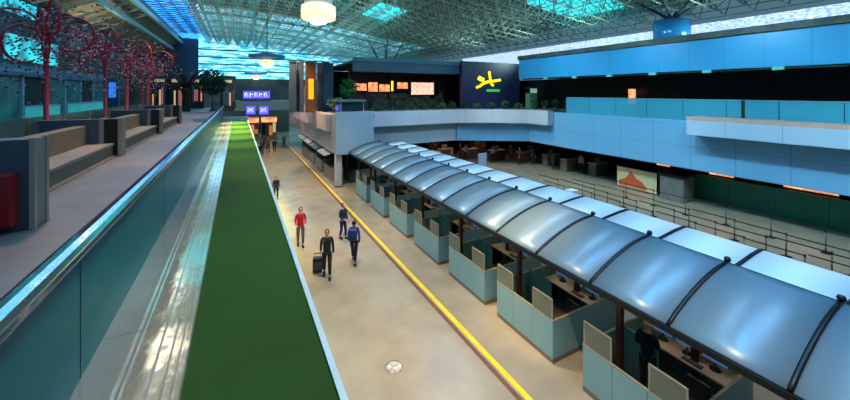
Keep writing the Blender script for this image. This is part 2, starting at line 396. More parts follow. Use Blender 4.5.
# menu boards of the food court
Yb = 33
def counter(u0, u1, label):
    x0, _ = pix(u0, 100, Yb); x1, _ = pix(u1, 100, Yb)
    o = thing('food_counter', label, 'counter', ((x0 + x1) / 2, Yb, MT))
    MB().box(x0 + .05, x1 - .05, Yb - .4, Yb + .3, MT, MT + .95).build('counter_front', mat('dark counter wood', (60, 40, 34), .5), o, bevel=.02)
    MB().box(x0, x1, Yb - .45, Yb + .35, MT + .951, MT + 1.0).build('counter_top', mat('dark stone top', (50, 56, 56), .3), o)
    MB().box(x0 + .02, x1 - .02, Yb + 1.2, Yb + 1.4, MT, 2.4).build('back_wall', mat('maroon brown wall', (70, 34, 30), .6, var=.3), o)
    return o
def board(u0, u1, v0, v1, m, label, Yb=33.9):
    x0, z1 = pix(u0, v0, Yb); x1, _ = pix(u1, v0, Yb); _, z0 = pix(u0, v1, Yb)
    o = thing('menu_board', label, 'menu board', ((x0 + x1) / 2, Yb, z0))
    MB().box(x0, x1, Yb, Yb + .12, z0, z1).build('frame', M_black, o)
    b = MB(); n = max(1, int(round((x1 - x0) / .7))); s = (x1 - x0 - .04) / n
    for k in range(n): MB().box(x0 + .03 + k * s, x0 + k * s + s - .01, Yb - .03, Yb - .001, z0 + .04, z1 - .04).build('lit_face', m, o)
for k, (a, c) in enumerate(((352, 368), (369, 392), (394, 410), (411, 436))):
    counter(a, c, 'dark food court counter, %s from the left' % ORD[k])
board(353, 367, 83, 91, M_warm, 'leftmost orange lit menu board of the food court')
board(368, 378, 82, 92, M_warm, 'second orange lit menu board from the left')
board(379, 390, 84, 92, M_warm, 'third orange lit menu board beside the yellow light strip')
board(397, 408, 82, 89, M_warm, 'small orange lit menu board right of the yellow light strip')
board(411, 434, 82, 95, M_warm2, 'large white lit menu board at the right end of the food court')
x0, z1 = pix(391.5, 81, 33.6); x1, z0 = pix(393.2, 91, 33.6)
o = thing('light_strip', 'narrow vertical yellow light strip between the menu boards', 'light', (x0, 33.6, z0))
MB().box(x0, x1, 33.6, 33.66, z0, z1).build('tube', M_ylit, o); MB().box(x0, x1, 33.661, 33.7, z0, z1).build('housing', M_black, o)
x0, _ = pix(440, 90, 33.5); x1, _ = pix(460, 90, 33.5)
struct('wall_maroon', MB().box(x0, x1, 33.5, 33.8, MT, 2.6), mat('maroon brown wall', (70, 34, 30), .6))
# glass lift box on the corner
t = thing('glass_lift_head', 'dark teal glass lift head standing on the fascia corner', 'lift', (7.75, 27, MT))
MB().box(6.9, 8.6, 26.4, 28.2, MT, -.75).build('glass_body', glass('dark lift glass', (22, 60, 60), .9), t)
MB().box(6.65, 8.75, 26.1, 28.5, -.749, -.6).build('roof', mat('teal metal roof', (80, 130, 130), .4, .3), t)
for xx in (6.84, 8.6):
    MB().box(xx, xx + .06, 26.34, 26.4, MT, -.75).build('corner_post', M_mull, t)
# foliage
def leaves(b, c, r, n, s):
    for _ in range(n):
        while True:
            p = Vector((random.uniform(-1, 1), random.uniform(-1, 1), random.uniform(-1, 1)))
            if p.length < 1: break
        p = Vector((c[0] + p.x * r[0], c[1] + p.y * r[1], c[2] + p.z * r[2]))
        d = Vector((random.uniform(-1, 1), random.uniform(-1, 1), random.uniform(-.2, 1))).normalized() * s
        e = d.orthogonal().normalized() * s * .35
        b.add([p, p + d * .5 + e, p + d, p + d * .5 - e], [(0, 1, 2, 3)])
def bush(name, label, c, r, n, s, m, cat='plant', trunk=None, group=None, pot=True):
    o = thing(name, label, cat, (c[0], c[1], c[2]), group=group)
    h = trunk or 0
    b = MB(); leaves(b, (c[0], c[1], c[2] + h + r[2] * .9 + (.3 if pot else 0)), r, n, s); b.build('foliage', m, o)
    if pot: MB().lathe([(.16, 0), (.2, .02), (.24, .36), (.21, .36), (.2, .3)], 12, c).build('pot', mat('dark pot', (50, 46, 46), .6), o)
    b = MB(); top = c[2] + h + r[2] * .8
    b.path([(c[0], c[1], c[2] + .01), (c[0] + .03, c[1], (c[2] + top) / 2), (c[0], c[1], top)], [.05 + h * .02, .04, .02])
    b.build('stem' if not trunk else 'trunk', M_bark, o)
    return o
spots = [(352, 29.0), (362, 29.1), (372, 29.0), (382, 29.2), (393, 29.0), (405, 29.1), (416, 29.0), (428, 29.1), (440, 29.0)]
for k, (u, yy) in enumerate(spots):
    x, _ = pix(u, 100, yy - .3)
    bush('potted_shrub', 'dark green potted shrub behind the far parapet, %s from the left' % ORD[k], (x, yy - .3 + .2, MT), (.34, .35, .42 + .12 * ((k * 7) % 3)), 170, .2, M_leafd if k % 3 else M_leaf)
for k, u in enumerate((0, 0, 0, 0)):
    yy = (29.9, 33.8, 36.2, 38.6)[k]; x = 7.3
    bush('potted_palm', 'leafy potted palm on the left mezzanine corner below the grey fins, %s from the corner' % ORD[k], (x, yy, MT), (.6, .8, .5), 240, .28, M_leaf)
bush('potted_tree', 'bright green tree beside the dark lift head', (*pix(349, 100, 31)[:1], 31, MT), (.8, .6, .9), 420, .26, mat('fresh leaves', (44, 130, 66), .6, rgb2=(20, 70, 40), scale=8), 'tree', trunk=.9)
for k, (u, w) in enumerate(((532, .4), (540, .3), (549, .35), (558, .3))):
    p = at(u, 100, 32.3 - k * 1.1)
    bush('potted_shrub', 'small dark shrub right of the navy sign, %s from the sign' % ORD[k], (24.7, 24.2 - k * 1.2, MT), (w, w, .4), 120, .16, M_leafd)
for k in range(13):
    x = 10.2 + 1.05 * k; y = 27.5 if x < 18 else 27.5 - (x - 18) * .64
    bush('low_shrub', 'low dark shrub growing along the angled pale planter, %s from the left' % ORD[k], (x, y, -1.565), (.42, .22, .28 + .08 * (k % 3)), 150, .16, M_leafd if k % 3 else M_leaf, pot=False)
o = thing('pale_booth', 'small pale green lit booth right of the navy sign wall', 'booth', (26.7, 26.7, MT))
MB().box(26.2, 27.2, 26.4, 27.0, MT, -.1).build('body', mat('pale green booth', (120, 160, 130), .5), o)
MB().box(26.25, 27.15, 26.35, 26.399, -.1, .35).build('lit_sign', mat('pale lit sign', (170, 200, 170), .5, emit=.5), o)
MB().box(26.15, 27.25, 26.34, 27.05, .351, .45).build('top', M_slate, o)

# ================================================================== far end of the hall
struct('wall_end', MB().box(-30, 8, 66, 66.3, FL, 2.2), mat('far dim wall', (96, 88, 78), .7, rgb2=(50, 50, 52), scale=.25))
t = thing('footbridge', 'grey footbridge crossing the far end of the concourse', 'bridge', (2.5, 52, -2.6))
MB().box(-2.8, 6.3, 52, 54, -2.35, MT).build('deck', mat('grey teal bridge panel', (110, 130, 132), .4), t)
MB().box(-2.8, 6.3, 51.94, 51.99, -2.5, -1.2).build('fascia', mat('grey teal bridge panel', (110, 130, 132), .4), t)
MB().box(-2.8, 6.3, 51.9, 52.02, -1.2, -1.12).build('rail', M_mull, t)
def display(u0, u1, v0, v1, Y, label, ch):
    x0, z1 = pix(u0, v0, Y); x1, _ = pix(u1, v0, Y); _, z0 = pix(u0, v1, Y)
    o = thing('display_board', label, 'display board', ((x0 + x1) / 2, Y, z0))
    MB().box(x0, x1, Y, Y + .25, z0, z1).build('case', M_black, o)
    MB().box(x0 + .06, x1 - .06, Y - .03, Y - .001, z0 + .06, z1 - .06).build('screen', M_purple, o)
    b = MB(); n = ch; s = (x1 - x0 - .5) / n
    for k in range(n):
        xa = x0 + .25 + k * s; h = z1 - z0
        b.box(xa, xa + s * .22, Y - .06, Y - .031, z0 + h * .28, z1 - h * .28)
        if k % 2: b.box(xa + s * .22, xa + s * .7, Y - .06, Y - .031, z0 + h * .5, z0 + h * .62)
        else: b.box(xa + s * .22, xa + s * .6, Y - .06, Y - .031, z1 - h * .4, z1 - h * .28); b.box(xa + s * .5, xa + s * .7, Y - .06, Y - .031, z0 + h * .28, z0 + h * .5)
    b.build('lettering', M_lilac, o)
display(242.5, 270.5, 90.5, 99, 51.5, 'wide violet lit display above the footbridge', 5)
display(245.5, 256, 105.5, 115, 50, 'square violet lit display under the footbridge, left one', 3)
display(258.5, 269, 105.5, 115, 50, 'square violet lit display under the footbridge, right one', 3)
PANE = [mat('peach lit pane', (240, 150, 100), .5, emit=.55, detail=1), mat('cream lit pane', (235, 205, 150), .5, emit=.5, detail=1), mat('rose lit pane', (214, 110, 110), .5, emit=.4, detail=1),
        mat('amber lit pane', (240, 130, 50), .5, emit=.5, detail=1), M_darkshop, M_darkshop, mat('dim teal pane', (60, 90, 96), .4)]
def shop_panes(o, xa, xb, Y, z0, z1, n):
    x = xa; 
    for q in range(n):
        w_ = (xb - xa) / n; h0 = random.uniform(0, .35) * (z1 - z0); h1 = random.uniform(.55, 1) * (z1 - z0)
        MB().box(x + .03, x + w_ - .03, Y - .06, Y - .001, z0 + h0, z0 + h1).build('window_pane', random.choice(PANE), o); x += w_
# warm shopfronts on the lower level at the end
for k, (x, w) in enumerate(((-.6, 1.9), (1.6, 2.1), (4.0, 2.1))):
    o = thing('lit_shopfront', 'warm lit shopfront under the footbridge, %s from the left' % ORD[k], 'shop', (x, 56, FL))
    MB().box(x - w / 2, x + w / 2, 56, 57, FL, FL + 3.4).build('shell', mat('tan shop shell', (150, 110, 80), .6), o)
    shop_panes(o, x - w / 2 + .1, x + w / 2 - .1, 56, FL + .4, FL + 2.6, 4)
    MB().box(x - w / 2, x + w / 2, 55.9, 55.999, FL + 2.6, FL + 3.3).build('sign_band', M_warm, o)
# shops and tree on the left mezzanine far end
for k, (u, m) in enumerate(((160, M_wshop), (177, M_wshop), (195, M_wshop), (228, M_wshop))):
    Y = 50; x, _ = pix(u, 92, Y); w = .85
    o = thing('mezzanine_shop', 'warm lit shop at the far end of the mezzanine, %s from the left' % ORD[k], 'shop', (x, Y, MZ))
    MB().box(x - w, x + w, Y, Y + 1.5, MZ, 2.0).build('shell', M_darkshop, o)
    shop_panes(o, x - w + .1, x + w - .1, Y, MZ + .2, 1.0, 7)
    MB().box(x - w * .6, x + w * .5, Y - .1, Y - .001, 1.15, 1.5).build('sign_band', mat('cream sign band', (210, 190, 140), .5, emit=.35), o)
x, _ = pix(212, 92, 38)
bush('indoor_tree', 'round dark indoor tree at the far end of the mezzanine', (x, 38, MZ), (1.15, 1.0, 1.2), 700, .3, M_leafd, 'tree', trunk=1.4)
o = thing('dark_tree_column', 'dark spreading tree column beside the red tree sculptures', 'column', (*pix(186, 92, 36.5)[:1], 36.5, MZ))
x = o.location.x
MB().lathe([(.4, 0), (.35, .1), (.3, 1.6), (.34, 2.0), (.5, 2.3)], 12, (x, 36.5, MZ)).build('trunk', M_black, o)
for k in range(6):
    a = k * math.pi / 3 + .3
    MB().path([(x, 36.5, .25), (x + math.cos(a) * .8, 36.5 + math.sin(a) * .8, 1.3), (x + math.cos(a) * 1.9, 36.5 + math.sin(a) * 1.9, 2.0)], [.14, .09, .04]).build('branch', M_black, o)
o = thing('white_barrier', 'low white barrier at the far end of the metal ledge', 'barrier', (-3, 30.5, MZ))
MB().box(-4.6, -1.3, 30.0, 30.25, MZ, MZ + .5).build('panel', M_box, o); MB().box(-4.65, -1.25, 29.97, 30.28, MZ + .501, MZ + .54).build('cap', M_alu, o)

# ================================================================== left side shops
LX = -13.0
struct('wall_shop_left', MB().box(LX - .3, LX, 6, 60, MZ, 2.0), mat('dark teal shop wall', (40, 72, 76), .6, rgb2=(18, 34, 40), scale=.5))
t = thing('blue_fascia_sign', 'long dark blue fascia board above the left shop windows', 'sign board', (LX + .3, 30, 1.1))
MB().box(LX + .05, LX + .4, 18, 50, 1.05, 1.75).build('board', M_bluefas, t)
MB().box(LX + .41, LX + .44, 24, 36, 1.3, 1.5).build('lettering', mat('pale lettering', (90, 150, 180), .5), t)
for k in range(9):
    y0 = 20.5 + k * 3.3
    o = thing('shop_window', 'teal glazed shop window on the left, %s from the near end' % ORD[k], 'shop window', (LX + .02, y0, MZ))
    MB().box(LX + .01, LX + .06, y0 + .12, y0 + 3.1, MZ + .1, 1.0).build('pane', M_tealw if k % 3 != 1 else M_darkshop, o)
    MB().box(LX + .01, LX + .2, y0 - .1, y0 + .1, MZ, 1.04).build('mullion', M_mull, o)
for k, (y0, y1, x) in enumerate(((28, 30.4, -10.6), (33, 35.6, -10.4), (36, 39.5, -10.4))):
    o = thing('lit_counter', 'cyan lit shop counter on the left mezzanine, %s' % ['nearest the camera', 'middle one', 'furthest away'][k], 'counter', (x, y0, MZ))
    MB().box(x, x + .7, y0, y1, MZ + .25, MZ + 1.15).build('front', M_cyanlit, o, bevel=.03)
    MB().box(x - .05, x + .75, y0 - .05, y1 + .05, MZ + 1.151, MZ + 1.2).build('top', M_mull, o)
    MB().box(x + .1, x + .6, y0 + .1, y1 - .1, MZ, MZ + .249).build('plinth', M_black, o)
o = thing('dark_vending_kiosk', 'tall dark kiosk cabinet at the left edge of the picture', 'kiosk', (-12, 23, MZ))
MB().box(-12.6, -11.4, 20.6, 22.6, MZ, 1.2).build('cabinet', M_black, o, bevel=.03)
MB().box(-11.399, -11.36, 20.8, 21.6, -.8, .8).build('window', M_darkshop, o); MB().box(-11.399, -11.34, 21.75, 22.45, -.2, .9).build('poster', M_tealw, o)
x, z = pix(112.5, 92, 33)
o = thing('blue_light_pillar', 'blue lit pillar between the red tree sculptures', 'light pillar', (x, 33, MZ))
MB().box(x - .3, x + .3, 33, 33.5, MZ, 1.0).build('case', M_bluefas, o); MB().box(x - .2, x + .2, 32.95, 32.999, -.4, .7).build('lit_panel', M_bluelit, o)
# glass screens behind benches
t = thing('glass_screen', 'grey green glass screen standing behind the concrete benches', 'glass screen', (-5.2, 15, MZ))
for k in range(10):
    MB().box(-5.22, -5.19, 7 + k * 2.3, 9.25 + k * 2.3, MZ + .1, MZ + 1.25).build('glass_panel', glass('grey green glass', (96, 128, 118), .75, .2), t)
    MB().box(-5.25, -5.16, 9.25 + k * 2.3, 9.3 + k * 2.3, MZ, MZ + 1.25).build('post', M_alu, t)
# ---- booth seating
def partition(y, xe, h, label, black=True, ln=2.0):
    o = thing('booth_partition', label, 'partition', (xe - ln / 2, y, MZ))
    MB().box(xe - ln, xe - .001, y, y + .36, MZ, MZ + h).build('panel', M_slate, o, bevel=.01)
    MB().box(xe, xe + .06, y - .03, y + .05, MZ, MZ + h + .02).build('edge_trim', M_alu, o)
    MB().box(xe, xe + .06, y + .33, y + .41, MZ, MZ + h + .02).build('edge_trim', M_alu, o)
    MB().box(xe, xe + .045, y + .051, y + .329, MZ + .02, MZ + h).build('end_panel', M_black if black else M_concrete, o)
    return o
partition(7.12, -2.64, 1.3, 'thick grey booth partition nearest the camera with a ribbed grey end', False, 2.35)
for k, y in enumerate((13.9, 20.3, 26.6)):
    o = thing('booth_partition', 'booth partition with a black end panel, %s behind the nearest one' % ORD[k], 'partition', (-4, y, MZ))
    MB().box(-5.0, -3.69, y, y + .3, MZ, MZ + 1.16).build('panel', M_slate, o, bevel=.01)
    MB().box(-3.25, -3.16, y, y + .45, MZ, MZ + 1.17).build('edge_trim', M_concrete, o)
    MB().box(-3.688, -3.58, y, y + .45, MZ, MZ + 1.17).build('edge_trim', M_concrete, o)
    MB().box(-3.579, -3.251, y + .03, y + .42, MZ, MZ + 1.15).build('end_panel', M_black, o)
for k, (y0, y1) in enumerate(((7.5, 13.88), (14.4, 20.28), (20.8, 26.58))):
    o = thing('concrete_bench', 'long grey stone bench with a high back, %s' % ['nearest the camera', 'middle of three', 'furthest away'][k], 'bench', (-3.7, y0, MZ))
    b = MB().box(-3.95, -3.33, y0, y1, MZ + .34, MZ + .43); b.build('seat', M_concrete, o, bevel=.015)
    MB().box(-3.93, -3.36, y0, y1, MZ + .06, MZ + .339).build('base', mat('shaded stone riser', (104, 98, 86), .7, var=.15), o)  # riser is the seat concrete with shade put into its colour
    MB().box(-4.25, -3.96, y0, y1, MZ + .01, MZ + .98).build('backrest', mat('tan stone backrest', (132, 116, 92), .7, var=.15), o, bevel=.015)
    MB().box(-3.4, -3.28, y0, y1, MZ + .001, MZ + .05).build('kick_strip', M_alu, o)
# red seat
o = thing('red_banquette', 'crimson upholstered seat against the nearest partition at the left edge', 'seat', (-3.6, 6.8, MZ))
MB().box(-4.7, -2.74, 6.93, 7.11, MZ + .1, MZ + .86).build('backrest', M_red, o, bevel=.04)
MB().box(-4.7, -2.95, 6.4, 6.929, MZ + .12, MZ + .45).build('seat', M_red, o, bevel=.04)
for x in (-4.6, -3.15):
    for y in (6.45, 7.03): MB().box(x - .03, x + .03, y - .03, y + .03, MZ, MZ + .13).build('leg', M_blackm, o)

# ---- red tree sculptures
def tree_sculpture(x, y, label, rot=0, n=90):
    o = thing('tree_sculpture', label, 'sculpture', (x, y, MZ))
    MB().lathe([(.16, 0), (.16, .03), (.07, .05), (.06, 3.4), (.05, 4.2)], 10, (x, y, MZ)).build('pole', M_redpole, o)
    ends = []
    for k in range(6):
        a = rot + k * math.pi / 3; rr = .62 if k % 2 else .5; z0 = (1.75, 1.35, 2.0)[k % 3]; ca, sa = math.cos(a), math.sin(a)
        pts = []
        for j in range(17):
            t = math.pi * (1.05 - j / 16 * (1.25 if k % 2 else 1.75))
            pts.append((x + ca * (.08 + rr + rr * math.cos(t)), y + sa * (.08 + rr + rr * math.cos(t)), z0 + rr * 1.05 * math.sin(t)))
        pts = [(x, y, z0 - .5)] + pts
        MB().path(pts, [.045] + [.036] * 16 + [.02], 6).build('branch', M_redpole, o); ends.append(pts)
    b = MB(); c = MB()
    for pts in ends:
        for _ in range(n // 6):
            p = Vector(random.choice(pts[4:])) + Vector((random.gauss(0, .4), random.gauss(0, .4), random.uniform(-1.2, .5)))
            (b if random.random() < .5 else c).lathe([(.005, -.03), (.04, 0), (.005, .03)], 4, p)
    b.build('blossoms', M_blossom, o, kind='stuff'); c.build('dark_blossoms', M_blossomd, o, kind='stuff')
tree_sculpture(-5.0, 14.4, 'red tree sculpture with looped branches nearest the camera', .0, 720)
for k, (x, y) in enumerate(((-5.0, 19.6), (-5.1, 23.4), (-5.1, 28.2))):
    tree_sculpture(x, y, 'red tree sculpture with looped branches, %s behind the nearest one' % ORD[k], .5 * k, 600)
tree_sculpture(-6.4, 10.9, 'red tree sculpture at the left edge of the picture', .9, 600)
tree_sculpture(-6.3, 33.0, 'smallest furthest red tree sculpture on the mezzanine', .3, 420)

# ================================================================== roof
def roofz(x):
    P = [(-30, 4.2), (-13, 6.6), (-9, 9.0), (0, 9.0), (10, 8.2), (20, 6.6), (31, 5.3), (40, 4.5)]
    for (a, za), (b_, zb) in zip(P[:-1], P[1:]):
        if a <= x <= b_: return za + (zb - za) * (x - a) / (b_ - a)
    return P[-1][1]
Y0, Y1 = -9, 78
def roof_strip(xs, y0, y1, dz=0, t=.1):
    b = MB()
    for a, c in zip(xs[:-1], xs[1:]):
        b.add([(a, y0, roofz(a) + dz), (c, y0, roofz(c) + dz), (c, y1, roofz(c) + dz), (a, y1, roofz(a) + dz),
               (a, y0, roofz(a) + dz + t), (c, y0, roofz(c) + dz + t), (c, y1, roofz(c) + dz + t), (a, y1, roofz(a) + dz + t)],
              [(0, 1, 2, 3), (7, 6, 5, 4), (0, 4, 5, 1), (3, 2, 6, 7), (0, 3, 7, 4), (1, 5, 6, 2)])
    return b
# timber lined part over left shops
struct('ceiling_timber', roof_strip([-30, -13, -9], Y0, 78, .35), M_roofb)
struct('ceiling', roof_strip([-4.9, 0, 10, 20, 31], Y0, Y1, 1.6), M_roof)
struct('window_1', roof_strip([-9, -4.9], Y0, 77.5, .9), M_blue)
# cyan skylights, hung just under the roof sheet
sky = [  # x0,x1,y0,y1
    (3.1, 9.5, 27, 37), (-4.8, 3, 32, 41), (22, 28.5, 17.5, 23), (19, 24, 5, 8.5), (13, 16, 34, 40)]
for k, (a, c, d, e) in enumerate(sky):
    xs = sorted({a, c, *[q for q in (0, 10, 20) if a < q < c]})
    struct('window_%d' % (k + 2), roof_strip(xs, d, e, 1.45, .08), M_cyan)
struct('window_8', roof_strip([-7 - 4, -9.01], 0, 12, .2, .08) if False else MB().box(LX - .05, LX + .0, 32, 39.5, 2.1, 3.8), mat('bright cyan window', (30, 220, 225), .3, emit=.7, rgb2=(14, 100, 112), scale=.55, thr=(.38, .6), detail=2))
struct('window_30', MB().box(LX - .05, LX, 16, 36, 5.2, 6.2), mat('patchy cyan window', (30, 200, 215), .3, emit=.8, rgb2=(10, 50, 66), scale=2.2, thr=(.4, .6), detail=3))
struct('wall_left_upper', MB().box(LX - .4, LX - .06, 6, 60, 2.0, 6.4), M_dark)
for k, (a, c, d, e) in enumerate(((3, 9, -6, 4), (3, 9, 7, 13), (11, 17, -4, 6), (11, 17, 9, 14))):
    xs = sorted({a, c, *[q for q in (0, 10, 20) if a < q < c]})
    struct('window_%d' % (k + 20), roof_strip(xs, d, e, 1.45, .08), mat('near blue skylight pane', (90, 160, 225), .3, emit=2.2, rgb2=(30, 110, 190), scale=.8))
for k, (a, c, d, e) in enumerate(((-21, -17, 22, 30), (-13, -11.3, 9, 16), (-12.5, -10.5, 19, 24))):
    struct('window_%d' % (k + 9), roof_strip([a, c], d, e, .2, .08), M_cyan)
# far roof glazing rows and end glazing
n = 12
for k, y in enumerate((50, 55.5, 61, 66.5, 72)):
    struct('window_%d' % n, roof_strip([-4.5, 0, 10, 20, 27], y, y + 3.4, 1.4, .08), M_bright); n += 1
b = MB().box(-6.5, 31, 77.6, 77.8, 2.4, 10.5); struct('window_%d' % n, b, M_bright); n += 1
b = MB()
for z in (3.9, 5.2, 6.5, 7.9): b.box(-6.5, 31, 77.3, 77.5, z, z + .22)
struct('trim_10', b, M_slate)
struct('wall_end_left', MB().box(-30, -6.55, 77.6, 77.8, 2.0, 10.2), M_teal)
struct('trim_8', MB().box(-30, 32, 77.3, 77.59, 1.2, 2.6), M_dark)
# right clerestory: inclined white glazing
b = MB().add([(31, -9, 3.3), (31, 45, 3.3), (30.6, 45, 5.1), (30.6, -9, 5.1), (31.1, -9, 3.3), (31.1, 45, 3.3), (30.7, 45, 5.1), (30.7, -9, 5.1)],
             [(0, 3, 2, 1), (4, 5, 6, 7), (0, 1, 5, 4), (3, 7, 6, 2)])
struct('window_%d' % n, b, M_white_l)
# space frame
TB, TN = [], 0
def bars_obj(name, segs, r, m, label=None):
    vs = []; fs = []
    for a, c in segs:
        a = Vector(a); c = Vector(c); d = (c - a).normalized(); x = d.orthogonal().normalized() * r; y = d.cross(x)
        i = len(vs)
        for p in (a, c):
            for q in range(3):
                t = q * 2.0944; vs.append(p + x * math.cos(t) + y * math.sin(t))
        fs += [(i, i + 1, i + 4, i + 3), (i + 1, i + 2, i + 5, i + 4), (i + 2, i, i + 3, i + 5)]
    me = bpy.data.meshes.new(name); me.from_pydata([tuple(v) for v in vs], [], fs); me.materials.append(m)
    o = bpy.data.objects.new(name, me); COL.objects.link(o); S(o); return o
segs = []
mod = 1.6
nx = int((31 + 4.9) / mod); ny = int((Y1 - Y0) / mod)
lo = {}; up = {}
for i in range(nx + 1):
    for j in range(ny + 1):
        x = -4.9 + i * mod; y = Y0 + j * mod
        lo[i, j] = (x, y, roofz(x) - .0)
        if i < nx and j < ny: up[i, j] = (x + mod / 2, y + mod / 2, roofz(x + mod / 2) + 1.3)
for (i, j), p in lo.items():
    if (i + 1, j) in lo: segs.append((p, lo[i + 1, j]))
    if (i, j + 1) in lo: segs.append((p, lo[i, j + 1]))
for (i, j), p in up.items():
    for q in ((i, j), (i + 1, j), (i, j + 1), (i + 1, j + 1)): segs.append((p, lo[q]))
    if (i + 1, j) in up: segs.append((p, up[i + 1, j]))
    if (i, j + 1) in up: segs.append((p, up[i, j + 1]))
bars_obj('ceiling_space_frame', segs, .045, M_truss)
# skylight bars over blue strip, big raking beams left
segs = []
for j in range(60):
    y = Y0 + j * 1.3
    segs.append(((-9, y, 9.7), (-4.9, y + 1.6, 9.7)))
    segs.append(((-9, y + 1.6, 9.7), (-4.9, y, 9.7)))
for x in (-9, -7.6, -6.3, -4.9): segs.append(((x, Y0, 9.65), (x, 70, 9.65)))
bars_obj('ceiling_skylight_bars', segs, .05, mat('slate steel', (70, 90, 104), .5, .2))
segs = []
for j in range(18):
    y = Y0 + 2 + j * 3.2
    segs.append(((-9.2, y + 2.4, 8.7), (-15.5, y, 4.9)))
    segs.append(((-9.2, y + 2.4, 9.5), (-15.5, y, 5.6)))
    for q in range(5):
        f0, f1 = q / 5, (q + 1) / 5
        segs.append(((-9.2 - 6.3 * f0, y + 2.4 * (1 - f0), 8.7 - 3.8 * f0), (-9.2 - 6.3 * f1, y + 2.4 * (1 - f1), 9.5 - 3.9 * f1)))
bars_obj('ceiling_raking_beams', segs, .10, mat('teal grey steel', (130, 168, 158), .5, .2))
b = MB().box(-10.5, -10.1, Y0, 77, 7.5, 7.9); b.box(-9.1, -8.8, Y0, 77, 8.7, 9.2); struct('trim_9', b, mat('teal grey steel', (96, 134, 126), .5, .2))
# columns that carry the roof
def tree_column(x, y, z0, r, h, label, ztop, m, sp=2.2):
    o = thing('roof_column', label, 'column', (x, y, z0))
    MB().lathe([(r, 0), (r, h), (r * .85, h + .02), (r * .3, h + .25)], 20, (x, y, z0)).build('shaft', m, o)
    for k in range(6):
        a = k * math.pi / 3 + .2
        MB().bar((x + .1 * math.cos(a), y + .1 * math.sin(a), z0 + h + .15), (x + sp * math.cos(a), y + sp * math.sin(a), ztop), .09, 6).build('strut', M_slate, o)
x, y, z = at(671.5, 38, 24.5)
tree_column(x, y, 3.2, 1.1, 1.75, 'round sky blue column head with splayed struts above the right bulkhead', 6.5, M_bluecol)
x, y, z = at(386, 60, 56)
tree_column(x, y, MT, .35, 4.8, 'dark strut column rising behind the food court roof', 8.3, M_blackm, 3.4)

# ---- pendant lamps
def pendant(u, v, d, r, label, disc=True, zt=9.2):
    x, y, z = at(u, v, d)
    o = thing('pendant_lamp', label, 'pendant lamp', (x, y, z))
    MB().bar((x, y, z + r * .5), (x, y, zt), .03, 6).build('rod', M_slate, o)
    MB().lathe([(r * .86, -.42 * r), (r * .98, -.36 * r), (r, 0), (r * .98, .38 * r), (r * .7, .5 * r), (.05, .55 * r)], 28, (x, y, z)).build('lamp_shade', M_cream, o)
    MB().lathe([(r * .42, -.62 * r), (r * .5, -.5 * r), (r * .52, -.43 * r)], 24, (x, y, z)).build('diffuser', M_bulb, o)
    if disc:
        MB().lathe([(r * 2.3, .7 * r), (r * 2.5, .8 * r), (r * 2.5, 1.15 * r), (r * .5, 1.5 * r)], 28, (x, y, z)).build('reflector_disc', M_bluedisc, o)
    else:
        MB().lathe([(r * .8, .52 * r), (r * .84, .9 * r), (r * .3, 1.0 * r)], 28, (x, y, z)).build('crown', M_white, o)
    return o
pendant(318.5, 13, 15, .72, 'big round cream pendant lamp, the nearest of the three', False)
pendant(267, 63, 26, .5, 'round pendant lamp under a blue disc, second of the three')
pendant(256, 77, 44, .5, 'small far pendant lamp under a blue disc above the violet displays')

for k, (x, y) in enumerate(((-3.4, 15.5), (-3.6, 20.5), (-4.2, 27))):
    o = thing('linear_lamp', 'suspended linear lamp high over the mezzanine walkway, %s' % ORD[k], 'ceiling light', (x, y, 8.2))
    MB().box(x - 1.3, x + 1.3, y - .14, y + .14, 8.2, 8.3).build('housing', M_slate, o)
    MB().box(x - 1.25, x + 1.25, y - .11, y + .11, 8.17, 8.199).build('diffuser', mat('bright lamp diffuser', (255, 236, 205), .5, emit=16, var=.02), o)
    for q in (-1, 1): MB().bar((x + q, y, 8.3), (x + q, y, 9.1), .015).build('hanger', M_slate, o)

# ================================================================== kiosks
KX0, KX1 = 7.13, 9.72
def make_kiosk():
    o = empty('check_in_booth', (0, 0, 0)); set_props(o, 'x', 'booth')
    LN = 2.2; w = LN / 3
    for k in range(3):
        MB().box(0, .045, k * w + .006, (k + 1) * w - .006, .13, 1.08).build('front_panel', M_kiosk, o)
        MB().box(-.003, .05, k * w, (k + 1) * w, 1.081, 1.11).build('panel_cap', M_alu, o)
    MB().box(.01, .04, 0, LN, 0, .129).build('skirting', M_skirt, o)
    for y0 in (0, LN - .045):
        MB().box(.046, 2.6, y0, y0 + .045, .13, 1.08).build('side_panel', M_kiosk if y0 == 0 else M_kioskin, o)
        MB().box(.046, 2.6, y0 - .003, y0 + .048, 1.081, 1.11).build('panel_cap', M_alu, o)
        MB().box(.046, 2.6, y0 + .01, y0 + .035, 0, .129).build('skirting', M_skirt, o)
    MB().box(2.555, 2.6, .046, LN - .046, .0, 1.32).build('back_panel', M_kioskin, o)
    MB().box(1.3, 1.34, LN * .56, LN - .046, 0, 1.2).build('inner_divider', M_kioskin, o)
    for k in (0, 2):
        f = MB(); y0, y1 = k * w + .02, (k + 1) * w - .02
        f.box(.01, .035, y0, y0 + .03, 1.111, 1.62); f.box(.01, .035, y1 - .03, y1, 1.111, 1.62); f.box(.01, .035, y0, y1, 1.621, 1.65)
        f = f.build('screen_frame', M_alu, o)
        MB().box(.018, .027, y0 + .031, y1 - .031, 1.115, 1.619).build('glass_pane', M_frost, f)
    MB().box(1.95, 2.54, .1, LN - .1, .74, .78).build('desk_top', M_desk, o)
    MB().box(2.0, 2.5, .12, .16, 0, .739).build('desk_leg', M_blackm, o); MB().box(2.0, 2.5, LN - .16, LN - .12, 0, .739).build('desk_leg', M_blackm, o)
    return o
